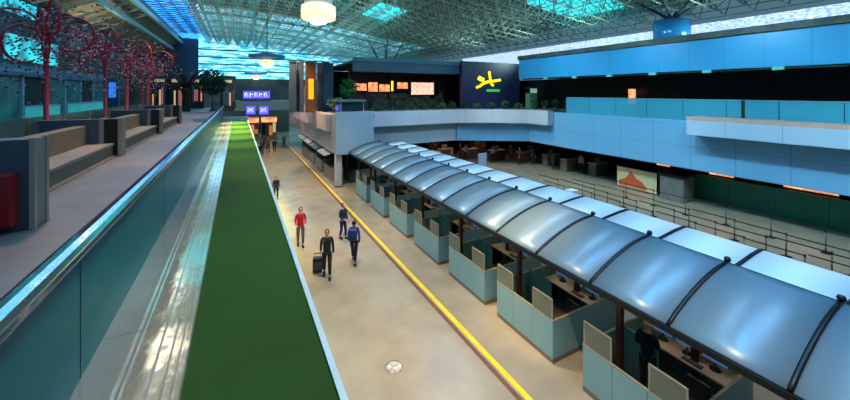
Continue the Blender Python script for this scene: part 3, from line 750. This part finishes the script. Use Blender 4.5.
def make_monitor():
    o = empty('monitor', (0, 0, 0)); set_props(o, 'x', 'monitor')
    MB().lathe([(.11, 0), (.11, .012), (.02, .02), (.02, .16)], 12).build('stand', M_black, o)
    MB().box(-.02, .02, -.25, .25, .16, .48).build('casing', M_black, o, bevel=.006)
    MB().box(-.026, -.021, -.235, .235, .175, .465).build('screen', M_screen, o)
    return o
def make_chair():
    o = empty('office_chair', (0, 0, 0)); set_props(o, 'x', 'chair')
    MB().box(-.24, .24, -.24, .24, .44, .52).build('seat', M_black, o, bevel=.03)
    MB().box(-.26, -.2, -.22, .22, .6, 1.05).build('backrest', M_black, o, bevel=.03)
    MB().bar((-.22, 0, .48), (-.24, 0, .66), .02).build('back_bracket', M_blackm, o)
    MB().bar((0, 0, .1), (0, 0, .44), .03, 8).build('gas_lift', M_blackm, o)
    for k in range(5):
        a = k * 2 * math.pi / 5
        l = MB().bar((0, 0, .1), (.27 * math.cos(a), .27 * math.sin(a), .065), .022).build('leg', M_blackm, o)
        MB().lathe([(.02, 0), (.028, .02), (.028, .04), (.01, .06)], 8, (.27 * math.cos(a), .27 * math.sin(a), 0)).build('caster', M_black, o)
    return o
def make_stack():
    o = empty('document_printer', (0, 0, 0)); set_props(o, 'x', 'printer')
    MB().box(-.17, .17, -.2, .2, 0, .2).build('body', M_black, o, bevel=.02)
    MB().box(-.12, .12, -.15, .15, .201, .24).build('paper_tray', M_alu, o)
    MB().box(-.16, .0, -.14, .14, .241, .246).build('paper', M_white, o)
    return o
PK, PM, PC, PS = make_kiosk(), make_monitor(), make_chair(), make_stack()
used = set()
def inst(p, loc, rz, label, group=None):
    if p.name in used: o = copy_tree(p)
    else: used.add(p.name); o = p
    return place(o, loc, rz, label, group)
KY = [3.3, 6.38, 9.2, 12.2, 15.2, 18.2, 21.2, .3]
kn = ['second', 'third', 'fourth', 'fifth', 'sixth', 'seventh', 'eighth', 'first']
for k, y in enumerate(KY):
    nm = kn[k]
    inst(PK, (KX0, y, FL), 0, 'grey teal check-in booth under the curved canopy, %s from the near end' % nm)
    for j, yy in enumerate((.55, 1.1, 1.65) if k in (0, 1, 7) else (.6, 1.5)):
        inst(PM, (KX0 + 2.3, y + yy, FL + .781), 0, 'black monitor on the desk of the %s booth, %s from the near side' % (nm, ORD[j]))
    inst(PC, (KX0 + 1.5, y + .42, FL), 0, 'black swivel chair inside the %s booth from the near end' % nm)
    inst(PS, (KX0 + 1.0, y + .5, FL), .2, 'black printer on the floor inside the %s booth' % nm)
    o = thing('keyboard', 'black keyboard on the desk of the %s booth' % nm, 'keyboard', (KX0 + 2.08, y + .9, FL + .781))
    MB().box(KX0 + 2.0, KX0 + 2.14, y + .7, y + 1.1, FL + .781, FL + .798).build('case', M_black, o); MB().box(KX0 + 2.01, KX0 + 2.13, y + .72, y + 1.08, FL + .7985, FL + .804).build('keys', M_slate, o)
# equipment row behind (small carts)
# ================================================================== canopies
YC0, YC1, RIB0, RP = -2.99, 26.2, 2.02, 1.665
t = thing('curved_canopy', 'long smoked glass canopy of curved sheets over the check-in booths', 'canopy', (8.4, 12, FL))
def arc(x0, z0, x1, z1, n=10, bul=.22):
    pts = []
    for k in range(n + 1):
        s = k / n; x = x0 + (x1 - x0) * s; z = z0 + (z1 - z0) * math.sin(s * math.pi / 2) ** .9
        pts.append((x, z))
    return pts
A = arc(7.2, -4.42, 9.55, -3.78)
def sheet(A, y0, y1, t_=.02):
    b = MB(); n = len(A)
    vs = [(x, y0, z) for x, z in A] + [(x, y1, z) for x, z in A] + [(x, y0, z - t_) for x, z in A] + [(x, y1, z - t_) for x, z in A]
    fs = []
    for k in range(n - 1):
        fs.append((k, k + 1, n + k + 1, n + k)); fs.append((2 * n + k, 3 * n + k, 3 * n + k + 1, 2 * n + k + 1))
        fs.append((k, 2 * n + k, 2 * n + k + 1, k + 1)); fs.append((n + k, n + k + 1, 3 * n + k + 1, 3 * n + k))
    fs += [(0, n, 3 * n, 2 * n), (n - 1, 3 * n - 1, 4 * n - 1, 2 * n - 1)]
    return b.add(vs, fs, True)
ribs = [RIB0 + RP * k for k in range(-3, 15)]
for y0, y1 in zip(ribs[:-1], ribs[1:]):
    sheet(A, y0 + .03, y1 - .03).build('curved_sheet', M_canopy, t)
for y in ribs:
    sheet([(x, z + .03) for x, z in A], y - .035, y + .035, .07).build('rib', M_blackm, t)
    MB().lathe([(.06, 0), (.07, .04), (.05, .09)], 8, (9.57, y, -3.75)).build('rib_cap', M_blackm, t)
MB().box(7.14, 7.24, ribs[0], ribs[-1], -4.55, -4.44).build('front_beam', M_blackm, t)
MB().box(9.56, 9.66, ribs[0], ribs[-1], -3.93, -3.8).build('ridge_beam', M_blackm, t)
for k in range(9):
    y = 1.7 + 3.2 * k - .0
    MB().box(7.55, 7.67, y - .06, y + .06, FL, -4.3).build('post', M_brown, t)
    MB().box(9.28, 9.40, y - .75, y - .63, FL, -3.86).build('post', M_brown, t)
    MB().bar((7.6, y, -4.35), (9.34, y - .69, -3.95), .04).build('cross_beam', M_blackm, t)
# rear white canopy
t = thing('white_canopy', 'bright white flat topped canopy behind the curved smoked one', 'canopy', (11, 12, FL))
Bc = [(9.72, -4.0), (10.2, -3.95), (10.8, -3.89), (11.3, -3.87), (11.42, -3.9), (11.5, -4.02)]
for k, (y0, y1) in enumerate(zip(ribs[:-1], ribs[1:])):
    sheet(Bc, y0 + .04, y1 - .04).build('white_sheet', M_white, t)
for y in ribs:
    sheet([(x, z + .03) for x, z in Bc], y - .04, y + .04, .07).build('rib', M_blackm, t)
MB().box(9.7, 9.79, ribs[0], ribs[-1], -4.2, -4.07).build('gutter', M_blackm, t)
MB().box(11.44, 11.52, ribs[0], ribs[-1], -4.2, -4.1).build('rear_beam', M_blackm, t)
for k in range(9):
    y = 1.7 + 3.2 * k
    MB().box(11.4, 11.52, y - .06, y + .06, FL, -4.201).build('post', M_brown, t)

# low counters under the left fascia, far
for k in range(4):
    y = 27.6 + k * 3.7
    o = thing('service_counter', 'grey service counter with a sloping awning under the far left fascia, %s from the corner' % ORD[k], 'counter', (6.9, y, FL))
    MB().box(6.5, 7.4, y, y + 3, FL, FL + 1.05).build('counter_body', mat('grey counter', (150, 146, 138), .5), o, bevel=.02)
    MB().box(6.4, 7.5, y - .05, y + 3.05, FL + 1.051, FL + 1.1).build('counter_top', mat('brown counter top', (110, 84, 66), .4), o)
    MB().add([(5.9, y, FL + 2.0), (6.9, y, FL + 2.3), (6.9, y + 3.1, FL + 2.3), (5.9, y + 3.1, FL + 2.0), (5.9, y, FL + 2.04), (6.9, y, FL + 2.34), (6.9, y + 3.1, FL + 2.34), (5.9, y + 3.1, FL + 2.04)],
             [(0, 3, 2, 1), (4, 5, 6, 7), (0, 1, 5, 4), (1, 2, 6, 5), (2, 3, 7, 6), (3, 0, 4, 7)]).build('awning', mat('grey awning', (150, 150, 150), .4), o)
    MB().bar((6.9, y + .1, FL + 1.1), (6.9, y + .1, FL + 2.3), .03).build('awning_post', M_blackm, o)
    MB().bar((6.9, y + 2.9, FL + 1.1), (6.9, y + 2.9, FL + 2.3), .03).build('awning_post', M_blackm, o)
o = thing('support_column', 'pale square column under the fascia corner at the end of the curved canopy', 'column', (6.55, 25.9, FL))
MB().box(6.32, 6.78, 25.7, 26.16, FL + .1, FS).build('shaft', mat('pale column cladding', (190, 190, 180), .4), o, bevel=.02)
MB().box(6.25, 6.85, 25.63, 26.23, FL, FL + .099).build('plinth', M_skirt, o)
# floor cover
x, y, z = on_z(394, 367, FL)
o = thing('floor_access_cover', 'round white access cover set in the tan concourse floor', 'floor cover', (x, y, FL))
MB().lathe([(.2, 0), (.2, .006), (.17, .008)], 24, (x, y, FL)).build('plate', mat('worn white plate', (214, 208, 196), .4, rgb2=(120, 108, 96), scale=9), o)
MB().lathe([(.225, 0), (.225, .004), (.205, .004)], 24, (x, y, FL)).build('rim', M_skirt, o)

# ================================================================== right concourse: stanchions, counters, banner
def make_stanchion():
    o = empty('belt_stanchion', (0, 0, 0)); set_props(o, 'x', 'barrier post')
    MB().lathe([(.17, 0), (.17, .02), (.04, .04), (.03, .05)], 14).build('base', M_blackm, o)
    MB().bar((0, 0, .04), (0, 0, .92), .026, 8).build('post', mat('dull steel post', (110, 108, 104), .35, .7), o)
    MB().lathe([(.04, .9), (.04, .99), (.03, 1.0)], 10).build('belt_head', M_black, o)
    MB().box(-.003, .003, .04, 1.76, .92, .97).build('belt', mat('dark belt', (40, 44, 52), .6), o)
    return o
PST = make_stanchion()
rows = [(14.6, 8, -1.0, 'row nearest the white canopy'), (16.6, 9, 0.3, 'second row from the white canopy'), (18.6, 9, 1.2, 'middle row'),
        (20.6, 9, .5, 'fourth row from the white canopy'), (22.6, 8, 1.6, 'row nearest the green hoarding'), (15.6, 9, 1.9, 'row between the first and second'), (19.6, 9, 2.6, 'row just beyond the middle row'), (17.6, 9, 3.4, 'row just before the middle row')]
rows = [(x, n, y0, 'row nearest the white canopy' if i == 0 else '%s row from the white canopy' % ORD[i]) for i, (x, n, y0, _) in enumerate(sorted(rows))]
for x, n, y0, nm in rows:
    for k in range(n):
        inst(PST, (x + .12 * math.sin(k * 2.1), y0 + 1.8 * k, FL), 0, 'steel belt post, %s, %s from the near end' % (nm, ORD[k]))
# orange banner, grey booth
p = on_z(645, 191, FL)
o = thing('advert_banner', 'cream advertising banner with an orange mountain shape beside the grey booth', 'banner', (25.2, 14.5, FL))
b0 = at(628, 190, 24.5); b1 = at(660, 190, 22.0)
def quadwall(p, q, z0, z1, t_):
    d = Vector((q[0] - p[0], q[1] - p[1])).normalized(); n = Vector((-d.y, d.x)) * t_
    return MB().prism([(p[0], p[1]), (q[0], q[1]), (q[0] + n.x, q[1] + n.y), (p[0] + n.x, p[1] + n.y)], z0, z1)
bp, bq = (24.0, 14.9), (24.0, 17.6)
pa = (24.9, 16.0); pb = (24.9, 13.4)
MB().box(24.9, 25.0, 13.4, 16.3, FL + .1, FL + 1.5).build('panel', mat('cream banner cloth', (226, 196, 150), .6, var=.1), o)
b = MB(); ys = [16.1, 15.6, 15.2, 14.8, 14.4, 14.1]; zs = [.5, .75, 1.3, .85, .7, .35]
n = len(ys); b.add([(24.88, y, FL + .2) for y in ys] + [(24.88, y, FL + z) for y, z in zip(ys, zs)] + [(24.899, y, FL + .2) for y in ys] + [(24.899, y, FL + z) for y, z in zip(ys, zs)],
      [(k, k + 1, n + k + 1, n + k) for k in range(n - 1)])
b.build('printed_mountain', mat('orange print', (226, 90, 40), .6, var=.15), o)
for y in (13.4, 16.24): MB().box(24.9, 25.05, y, y + .06, FL, FL + 1.55).build('post', M_alu, o)
o = thing('grey_fabric_booth', 'grey square booth with a dark top beside the green hoarding', 'booth', (25.4, 12.2, FL))
MB().box(24.6, 25.9, 11.7, 13.1, FL, FL + 1.55).build('fabric_wall', mat('grey booth fabric', (118, 116, 106), .8, var=.25, scale=3), o, bevel=.04)
MB().box(24.5, 26.0, 11.6, 13.2, FL + 1.551, FL + 1.7).build('roof', M_black, o)
# check-in counters in the dark at the back
cm = [mat('dark brown desk', (66, 48, 40), .5), mat('grey desk', (96, 92, 90), .5), mat('tan desk', (132, 104, 84), .5), mat('rust desk', (120, 62, 40), .5)]
cl = ['dark brown', 'grey', 'tan', 'rust']
k = 0
for (X_, Y_) in ((12.5, 30), (14.8, 31), (17, 30), (19.2, 31.2), (21.5, 30), (23.5, 28), (25.4, 26), (26.5, 23.6), (26.2, 21.2), (26.8, 18.8), (11.5, 34), (15.6, 35.5), (20, 35), (25, 33), (29, 28)):
    c = (k * 3 + k // 4) % 4
    o = thing('check_in_desk', '%s check-in desk in the shade under the mezzanine, %s along' % (cl[c], ORD[k]), 'desk', (X_, Y_, FL))
    MB().box(X_ - .8, X_ + .8, Y_, Y_ + .7, FL, FL + 1.0).build('body', cm[c], o, bevel=.03)
    MB().box(X_ - .85, X_ + .85, Y_ - .06, Y_ + .75, FL + 1.001, FL + 1.06).build('top', M_desk, o)
    MB().box(X_ - .35, X_ + .25, Y_ + .3, Y_ + .35, FL + 1.061, FL + 1.5).build('display_panel', M_alu if k % 2 else M_black, o)
    k += 1
x, y, z = on_z(482.5, 170, FL)
o = thing('blue_white_board', 'small pale blue standing notice board near the white canopy', 'notice board', (x, y, FL))
MB().box(x - .45, x + .45, y, y + .06, FL + .35, FL + 1.5).build('panel', mat('pale blue board', (150, 180, 210), .5), o); MB().box(x - .3, x + .3, y - .2, y + .25, FL, FL + .04).build('foot', M_slate, o); MB().box(x - .03, x + .03, y, y + .06, FL + .04, FL + .349).build('post', M_slate, o)
x, y, z = on_z(578, 200, FL); x += .45; y += .85
o = thing('white_crate', 'small white crate on the brown floor beyond the white canopy', 'crate', (x, y, FL))
MB().box(x - .35, x + .35, y - .25, y + .25, FL, FL + .35).build('body', M_white, o, bevel=.02); MB().box(x - .37, x + .37, y - .27, y + .27, FL + .351, FL + .39).build('lid', M_white, o)

# ================================================================== people
def skinned(name, V, E, R, m, parent, root=0, sub=2):
    me = bpy.data.meshes.new(name); me.from_pydata(V, E, []); me.materials.append(m); me.update()
    o = bpy.data.objects.new(name, me); COL.objects.link(o); o.parent = parent
    sk = o.modifiers.new('skin', 'SKIN'); sk.use_smooth_shade = True
    if not me.skin_vertices:
        with bpy.context.temp_override(object=o, active_object=o):
            pass
    lay = me.skin_vertices[0].data if len(me.skin_vertices) else None
    if lay is None:
        me.attributes.new  # layer created below through bmesh
    for i, r in enumerate(R):
        lay[i].radius = r if isinstance(r, tuple) else (r, r); lay[i].use_root = (i == root)
    ss = o.modifiers.new('sub', 'SUBSURF'); ss.levels = sub; ss.render_levels = sub
    ORG[o.name] = Vector((0, 0, 0))
    return o
import bmesh
def skin_obj(name, chains, m, parent, sub=1, root=None):
    """chains: list of lists of (point, radius); equal points are welded"""
    V = []; R = []; E = []; idx = {}
    for ch in chains:
        prev = None
        for p, r in ch:
            key = tuple(round(c, 4) for c in p)
            if key not in idx: idx[key] = len(V); V.append(key); R.append(r)
            i = idx[key]
            if prev is not None and prev != i: E.append((prev, i))
            prev = i
    me = bpy.data.meshes.new(name); bm = bmesh.new(); ly = bm.verts.layers.skin.verify()
    vs = []
    for i, (p, r) in enumerate(zip(V, R)):
        v = bm.verts.new(p); v[ly].radius = r if isinstance(r, tuple) else (r, r); v[ly].use_root = (i == 0); vs.append(v)
    for a, c in E: bm.edges.new((vs[a], vs[c]))
    bm.to_mesh(me); bm.free(); me.materials.append(m)
    o = bpy.data.objects.new(name, me); COL.objects.link(o); o.parent = parent
    sk = o.modifiers.new('skin', 'SKIN'); sk.use_smooth_shade = True
    s = o.modifiers.new('subsurf', 'SUBSURF'); s.levels = sub; s.render_levels = sub
    ORG[o.name] = Vector((0, 0, 0))
    return o
PERS = 0
def person(loc, rz, label, top, bottom, h=1.75, step=.25, arms=(.15, -.15), bend=(0, 0), shoe=(20, 20, 22), seated=False, hair=(28, 20, 16), spread=0, cap=None):
    """faces local +y.  step: stride half length.  arms: forward swing of left and right hand"""
    global PERS; PERS += 1
    o = thing('person', label, 'person', loc, rz); ORG[o.name] = Vector((0, 0, 0))
    k = h / 1.75
    def q(x, y, z): return (x * k, y * k, z * k)
    mt = mat('cloth %d %d %d' % top, top, .8, var=.12, scale=8); mb_ = mat('cloth %d %d %d' % bottom, bottom, .8, var=.12, scale=8)
    hip = {}; kn_ = {}; an = {}; toe = {}
    for s, st in ((-1, step), (1, -step)):
        hip[s] = q(.095 * s, 0, .88)
        kn_[s] = q(.1 * s, st * .55 + .04, .49); an[s] = q(.1 * s, st - (.04 if st < 0 else 0), .09 + (.05 if st < 0 else 0)); toe[s] = q(.115 * s, st + .17, .035)
    sh = {}; el = {}; wr = {}
    for s, a, bnd in ((-1, arms[0], bend[0]), (1, arms[1], bend[1])):
        sh[s] = q(.17 * s, 0, 1.42)
        el[s] = q((.215 + spread) * s, a * .3 - .03, 1.13)
        wr[s] = q((.225 + spread) * s - .05 * s * (bnd > 0), a + .04 + bnd * .2, .88 + bnd * .28)
    # body
    ch = [[(q(0, 0, .94), (.105 * k, .08 * k)), (q(0, 0, 1.1), (.1 * k, .075 * k)), (q(0, 0, 1.3), (.12 * k, .08 * k)), (q(0, 0, 1.44), (.08 * k, .06 * k)), (q(0, .005, 1.51), .05 * k),
           (q(0, .015, 1.575), (.062 * k, .07 * k)), (q(0, .015, 1.65), (.078 * k, .095 * k)), (q(0, .0, 1.715), (.06 * k, .075 * k))],
          [(q(0, .015, 1.65), (.078 * k, .095 * k))]]
    for s in (-1, 1):
        ch.append([(q(0, 0, .94), 0), (hip[s], .065 * k), (kn_[s], .045 * k), (an[s], .03 * k), (toe[s], .016 * k)])
        ch.append([(q(0, 0, 1.44), 0), (sh[s], .042 * k), (el[s], .034 * k), (wr[s], .025 * k)])
        w = Vector(wr[s]); d = (w - Vector(el[s])).normalized(); side = Vector((0, 1, 0)) if True else 0
        palm = w + d * .07 * k
        ch.append([(wr[s], 0), (tuple(palm), .03 * k)])
        for f in range(4):
            off = Vector((0, (f - 1.5) * .021 * k, 0)); L_ = (.055, .068, .064, .05)[f] * k
            a1 = palm + d * .03 * k + off; a2 = a1 + d * L_ * .55 + Vector((-.006 * s, 0, 0)); a3 = a2 + d * L_ * .45 + Vector((-.014 * s, 0, 0))
            ch.append([(tuple(palm), 0), (tuple(a1), .010 * k), (tuple(a2), .009 * k), (tuple(a3), .007 * k)])
        th = w + d * .03 * k + Vector((-.01 * s, .03 * k, 0))
        ch.append([(wr[s], 0), (tuple(th), .011 * k), (tuple(th + d * .045 * k + Vector((0, .012, 0))), .009 * k)])
    body = skin_obj('body', ch, M_skin, o, 1)
    # clothes
    g = .02 * k
    ch = [[(q(0, 0, .84), (.15 * k + g, .12 * k + g)), (q(0, 0, 1.1), (.12 * k + g, .09 * k + g)), (q(0, 0, 1.3), (.145 * k + g, .1 * k + g)), (q(0, 0, 1.43), (.1 * k + g, .07 * k + g)), (q(0, 0, 1.48), .065 * k)]]
    for s in (-1, 1):
        ch.append([(q(0, 0, 1.43), 0), (sh[s], .05 * k + g * .5), (el[s], .042 * k + g * .5), (tuple(Vector(el[s]).lerp(Vector(wr[s]), .93)), .036 * k + g * .4)])
    skin_obj('jacket', ch, mt, o, 1)
    ch = [[(q(0, 0, .96), (.13 * k + g * .4, .1 * k + g * .4))]]
    for s in (-1, 1):
        ch.append([(q(0, 0, .96), (.13 * k, .1 * k)), (hip[s], .09 * k + g * .5), (kn_[s], .062 * k + g * .5), (tuple(Vector(kn_[s]).lerp(Vector(an[s]), .9)), .05 * k + g * .4)])
    skin_obj('trousers', ch, mb_, o, 1)
    ms = mat('shoe %d %d %d' % shoe, shoe, .5)
    for s in (-1, 1):
        a = Vector(an[s]); t_ = Vector(toe[s])
        skin_obj('shoe', [[((a.x, a.y - .05 * k, max(.05, a.z - .04)), .055 * k), ((a.x, a.y + .04 * k, max(.05, a.z - .04)), .058 * k), ((t_.x, t_.y + .02, .04), .045 * k)]], ms, o, 1)
    # head details
    b = MB(); c0 = Vector(q(0, -.008, 1.68)); n_ = 14
    prof = []
    for i in range(7):
        t_ = i / 6 * math.pi / 2; prof.append((.092 * k * math.cos(t_) + .001, (-.03 + .105 * math.sin(t_)) * k))
    b.lathe([(.08 * k, -.075 * k)] + prof, 14, (0, -.018 * k, 1.665 * k)); b.build('hair' if not cap else 'cap', mat('hair %d %d %d' % hair, hair, .6), o)
    ORG_ = b
    for s in (-1, 1):
        MB().lathe([(.001, -.012), (.012, 0), (.001, .012)], 8, q(.03 * s, .102, 1.645)).build('eye', M_black, o)
        MB().lathe([(.004, -.03 * k), (.018 * k, 0), (.004, .03 * k)], 8, q(.088 * s, .01, 1.64)).build('ear', M_skin, o)
    MB().lathe([(.016 * k, -.018 * k), (.008 * k, .03 * k)], 8, q(0, .112, 1.62)).build('nose', M_skin, o)
    MB().box(-.022 * k, .022 * k, .1 * k, .106 * k, 1.583 * k, 1.592 * k).build('mouth', mat('lips', (150, 80, 74), .5), o)
    return o
# facing -y is towards the camera end: rz = pi
def ground(u, v): p = on_z(u, v, FL); return (p[0], p[1], FL)
def zrot(rz, p): return (p[0] * math.cos(rz) - p[1] * math.sin(rz), p[0] * math.sin(rz) + p[1] * math.cos(rz))
g1 = ground(327, 277); r1 = math.pi - .25
person(g1, r1, 'man in a dark suit jacket walking forward and pulling a black suitcase', (34, 34, 42), (26, 26, 34), 1.82, .16, (.1, -.22), (0, 0))
# suitcase held on his right side = image left
dx, dy = zrot(r1, (.36, -.42))
o = thing('suitcase', 'black wheeled cabin suitcase pulled by the man in the dark jacket', 'suitcase', (g1[0] + dx, g1[1] + dy, FL), r1); ORG[o.name] = Vector((0, 0, 0))
MB().box(-.18, .18, -.11, .11, .06, .6).build('shell', M_black, o, bevel=.03)
for s in (-1, 1):
    MB().bar((.1 * s, .06, .6), (.1 * s, .2, .84), .009, 6).build('handle_rod', M_chrome, o)
    MB().lathe([(.012, -.015), (.03, -.014), (.03, .014), (.012, .015)], 10, (.14 * s, -.08, .032)).build('wheel', M_black, o)
MB().bar((-.12, .2, .845), (.12, .2, .845), .014, 8).build('handle', M_black, o)
MB().box(-.15, .15, .111, .125, .15, .45).build('front_pocket', M_slate, o)
person(ground(300.5, 246), math.pi - .1, 'person in a bright red jacket and grey trousers near the green turf edge', (214, 24, 34), (104, 92, 88), 1.78, .12, (.12, .12), (.5, .5))
person(ground(343, 239), math.pi + .5, 'person in navy top standing on the yellow floor line', (30, 38, 74), (40, 46, 84), 1.72, .07, (.05, .1), (0, .6))
g4 = ground(354, 263); r4 = -.5
person(g4, r4, 'person in a royal blue jacket walking away carrying a blue backpack', (28, 46, 116), (24, 28, 46), 1.76, .3, (.2, -.2), (0, 0), spread=.02)
dx, dy = zrot(r4, (0, -.28))
o = thing('backpack', 'blue backpack on the walking person in the royal blue jacket', 'backpack', (g4[0] + dx, g4[1] + dy, FL + 1.05), r4); ORG[o.name] = Vector((0, 0, 0))
MB().box(-.17, .17, -.1, .1, 0, .44).build('bag', mat('blue nylon', (26, 58, 120), .7), o, bevel=.04)
MB().box(-.12, .12, -.14, -.101, .04, .22).build('front_pocket', mat('dark blue nylon', (20, 40, 84), .7), o, bevel=.015)
for s in (-1, 1): MB().path([(.1 * s, .1, .06), (.13 * s, .18, .12)], .015).build('strap', M_black, o)
person(ground(276, 199), math.pi, 'small distant person in navy standing by the blue floor reflection', (26, 30, 64), (26, 28, 50), 1.5, .08, (0, .05))
far = [((274.5, 153.5), 'distant person in black standing near the far shopfronts', (18, 22, 26), (20, 22, 26), .05),
       ((259, 160), 'distant person in dark clothes close to the turf edge', (26, 26, 34), (22, 22, 28), .12),
       ((264, 148), 'distant person in tan jacket under the footbridge', (120, 86, 66), (50, 46, 50), .1),
       ((268, 152), 'distant person in grey coat beside the one in black', (84, 80, 84), (34, 34, 40), .1),
       ((262, 155), 'distant person in maroon walking behind the dark figure', (90, 40, 40), (30, 30, 36), .15),
       ((284, 148), 'distant person in teal near the far counters', (40, 90, 90), (30, 34, 40), .08)]
for (u, v), lb, a, c, st in far: person(ground(u, v), math.pi + random.uniform(-.5, .5), lb, a, c, 1.72, st)
# booth agent
person((8.35, 4.72, FL), -1.2, 'check-in agent in black uniform standing at the desk of the second booth', (22, 22, 30), (20, 20, 26), 1.74, .03, (.15, .15), (.6, .6), hair=(190, 150, 130))
person((8.5, 1.9, FL), -1.4, 'check-in agent in dark blue uniform inside the nearest booth', (24, 30, 54), (20, 20, 26), 1.70, .03, (.15, .15), (.6, .6))
for k, (X_, Y_, a, c, lb) in enumerate(((13.6, 29.0, (60, 54, 56), (30, 30, 36), 'grey jacket'), (16.2, 28.8, (110, 84, 70), (36, 34, 40), 'tan jacket'),
                                    (20.4, 29.4, (150, 140, 140), (40, 40, 50), 'pale grey shirt'), (22.4, 27.6, (190, 184, 190), (30, 30, 40), 'white shirt'),
                                    (25.0, 24.8, (40, 40, 52), (24, 24, 30), 'black coat'))):
    person((X_, Y_, FL), random.uniform(-1, 1), 'person in a %s at the shaded check-in desks' % lb, a, c, 1.72, .08)

crowd = [(12.0, 28.8), (13.6, 30.6), (15.4, 28.9), (18.1, 31.6), (18.6, 29.2), (20.3, 30.2), (22.3, 28.9), (24.2, 27.0), (25.0, 22.4), (23.9, 25.4), (26.0, 20.2), (16.6, 33)]
cols = [(30, 32, 40), (90, 84, 84), (70, 40, 40), (40, 50, 70), (150, 146, 150), (24, 26, 30)]; cnm = ['charcoal', 'grey', 'maroon', 'slate blue', 'pale grey', 'black']
for k, (X_, Y_) in enumerate(crowd):
    person((X_, Y_, FL), random.uniform(-2, 2), 'person in %s among the shaded check-in desks, %s from the left' % (cnm[k % 6], ORD[k]), cols[k % 6], (30, 30, 36), 1.66 + .03 * (k % 4), .05 + .02 * (k % 3))

# ================================================================== light
wd = bpy.data.worlds.new('World'); sc.world = wd; wd.use_nodes = True
wn = wd.node_tree.nodes; bg = wn['Background']; bg.inputs['Color'].default_value = (*lin((120, 170, 190)), 1); bg.inputs['Strength'].default_value = .35
def area(name, loc, size, power, col, rot=(0, 0, 0), spread=None):
    l = bpy.data.lights.new(name, 'AREA'); l.shape = 'RECTANGLE'; l.size, l.size_y = size; l.energy = power; l.color = lin(col)
    if spread: l.spread = spread
    o = bpy.data.objects.new(name, l); COL.objects.link(o); o.location = loc; o.rotation_euler = rot; return o
def spot(name, loc, tgt, power, col, ang=60, blend=.6, rad=.4):
    l = bpy.data.lights.new(name, 'SPOT'); l.energy = power; l.color = lin(col); l.spot_size = math.radians(ang); l.spot_blend = blend; l.shadow_soft_size = rad
    o = bpy.data.objects.new(name, l); COL.objects.link(o); o.location = loc
    o.rotation_euler = (Vector(tgt) - Vector(loc)).to_track_quat('-Z', 'Y').to_euler(); return o
area('daylight_skylight', (-7, 25, 9.3), (3.5, 60), 900, (120, 190, 245))
for x, y in ((6, 0), (6, 10), (14, 0), (14, 11), (6, 20), (14, 22)): spot('daylight_fill_spot', (x, y, roofz(x) - .3), (x, y, FL), 2200, (165, 210, 245), 140, 1, 2.6)  # added fill spots standing in for daylight over the hall
area('daylight_far', (5, 60, 8), (20, 12), 1200, (160, 220, 255))
for k, (x, y) in enumerate(((2.5, 4), (3.2, 12), (3.2, 21), (3.2, 30), (3.2, 40))):
    spot('concourse_lamp', (x, y, 6.5), (x + .5, y, FL), 4600, (255, 224, 178), 72)
for y in (10, 16, 22, 28): spot('mezzanine_lamp', (-3.0, y, 5), (-2.6, y, MZ), 1050, (255, 200, 152), 74)
for y, e in ((10, 300), (12.5, 900), (15, 3600), (17.5, 8500), (20, 15000), (22.5, 19000), (25.5, 18000)): spot('turf_lamp', (-.15, y, 2.2), (-.05, y, MZ), e * .8, (255, 236, 110), 40, 1)
for y in (-2, 4, 10, 16, 22): spot('wall_fill_spot', (15, y, 5.6), (24, y + .5, -1.2), 2500, (165, 222, 240), 80)  # wall spots are added to brighten the fascias, no fixtures there
for x in (11, 17): spot('wall_fill_spot', (x, 17, 6), (x + 1, 28, -2.6), 2400, (190, 215, 235), 62)
spot('wall_fill_spot', (1.5, 30, 5), (6.3, 33, -3), 1500, (255, 225, 205), 80)
for x, y in ((17, 4), (18, 13), (19, 22)): spot('hall_lamp', (x, y, 5.5), (x, y, FL), 1650, (255, 220, 185), 80)
for y in (2, 10, 18, 26, 34): spot('roof_fill_spot', (27, y, 3.4), (18, y + 6, 8), 900, (190, 235, 225), 140, 1)  # spots aimed up are added to lift the dark roof
for y in (30, 40, 52): spot('roof_fill_spot', (13, y, 3.0), (9, y + 6, 9), 1100, (170, 225, 225), 150, 1)
for y in (6, 16, 28, 42): spot('roof_fill_spot', (-11.5, y, 2.4), (-10, y + 3, 8), 1900, (215, 220, 200), 140, 1)
for y in (8, 20): spot('roof_fill_spot', (-3, y, 3.2), (-2.5, y + 2, 9), 700, (205, 220, 215), 130, 1)
for y in (1.2, 4.4, 7.6, 10.8, 14, 17.2, 20.4): spot('booth_fill_spot', (8.9, y, -4.0), (8.9, y, FL), 45, (255, 225, 190), 130, 1, .15)  # added to brighten the dark booth interiors, no lamps seen
spot('bridge_fill_spot', (2, 44, 5), (2, 52, -1.8), 2500, (200, 215, 220), 60)  # added spot that lifts the dark footbridge panel
spot('canopy_fill_spot', (5.5, 9.5, 5), (8.2, 8.3, -4.2), 8000, (255, 206, 140), 26, 1)  # added spot for the warm glint on the canopy
spot('canopy_fill_spot', (9, 3, 5), (8.6, 3.5, -4.2), 1100, (90, 190, 255), 50, 1)  # added blue spot tinting the near canopy sheets
area('counter_glow', (20, 30, -4.75), (10, 3), 50, (255, 200, 160))

# ================================================================== camera
cam = bpy.data.cameras.new('Camera'); co = bpy.data.objects.new('Camera', cam); COL.objects.link(co)
cam.sensor_width = 36; cam.sensor_fit = 'HORIZONTAL'; cam.lens = 36 * F / 850; cam.shift_y = -(200 - HY) / 850; cam.clip_start = .05; cam.clip_end = 400
co.location = (0, 0, 0); co.rotation_euler = (math.pi / 2, 0, -PHI)
sc.camera = co
sc.view_settings.view_transform = 'Standard'; sc.view_settings.look = 'None'; sc.view_settings.gamma = 1; sc.view_settings.use_curve_mapping = False
sc.view_settings.exposure = 0.25
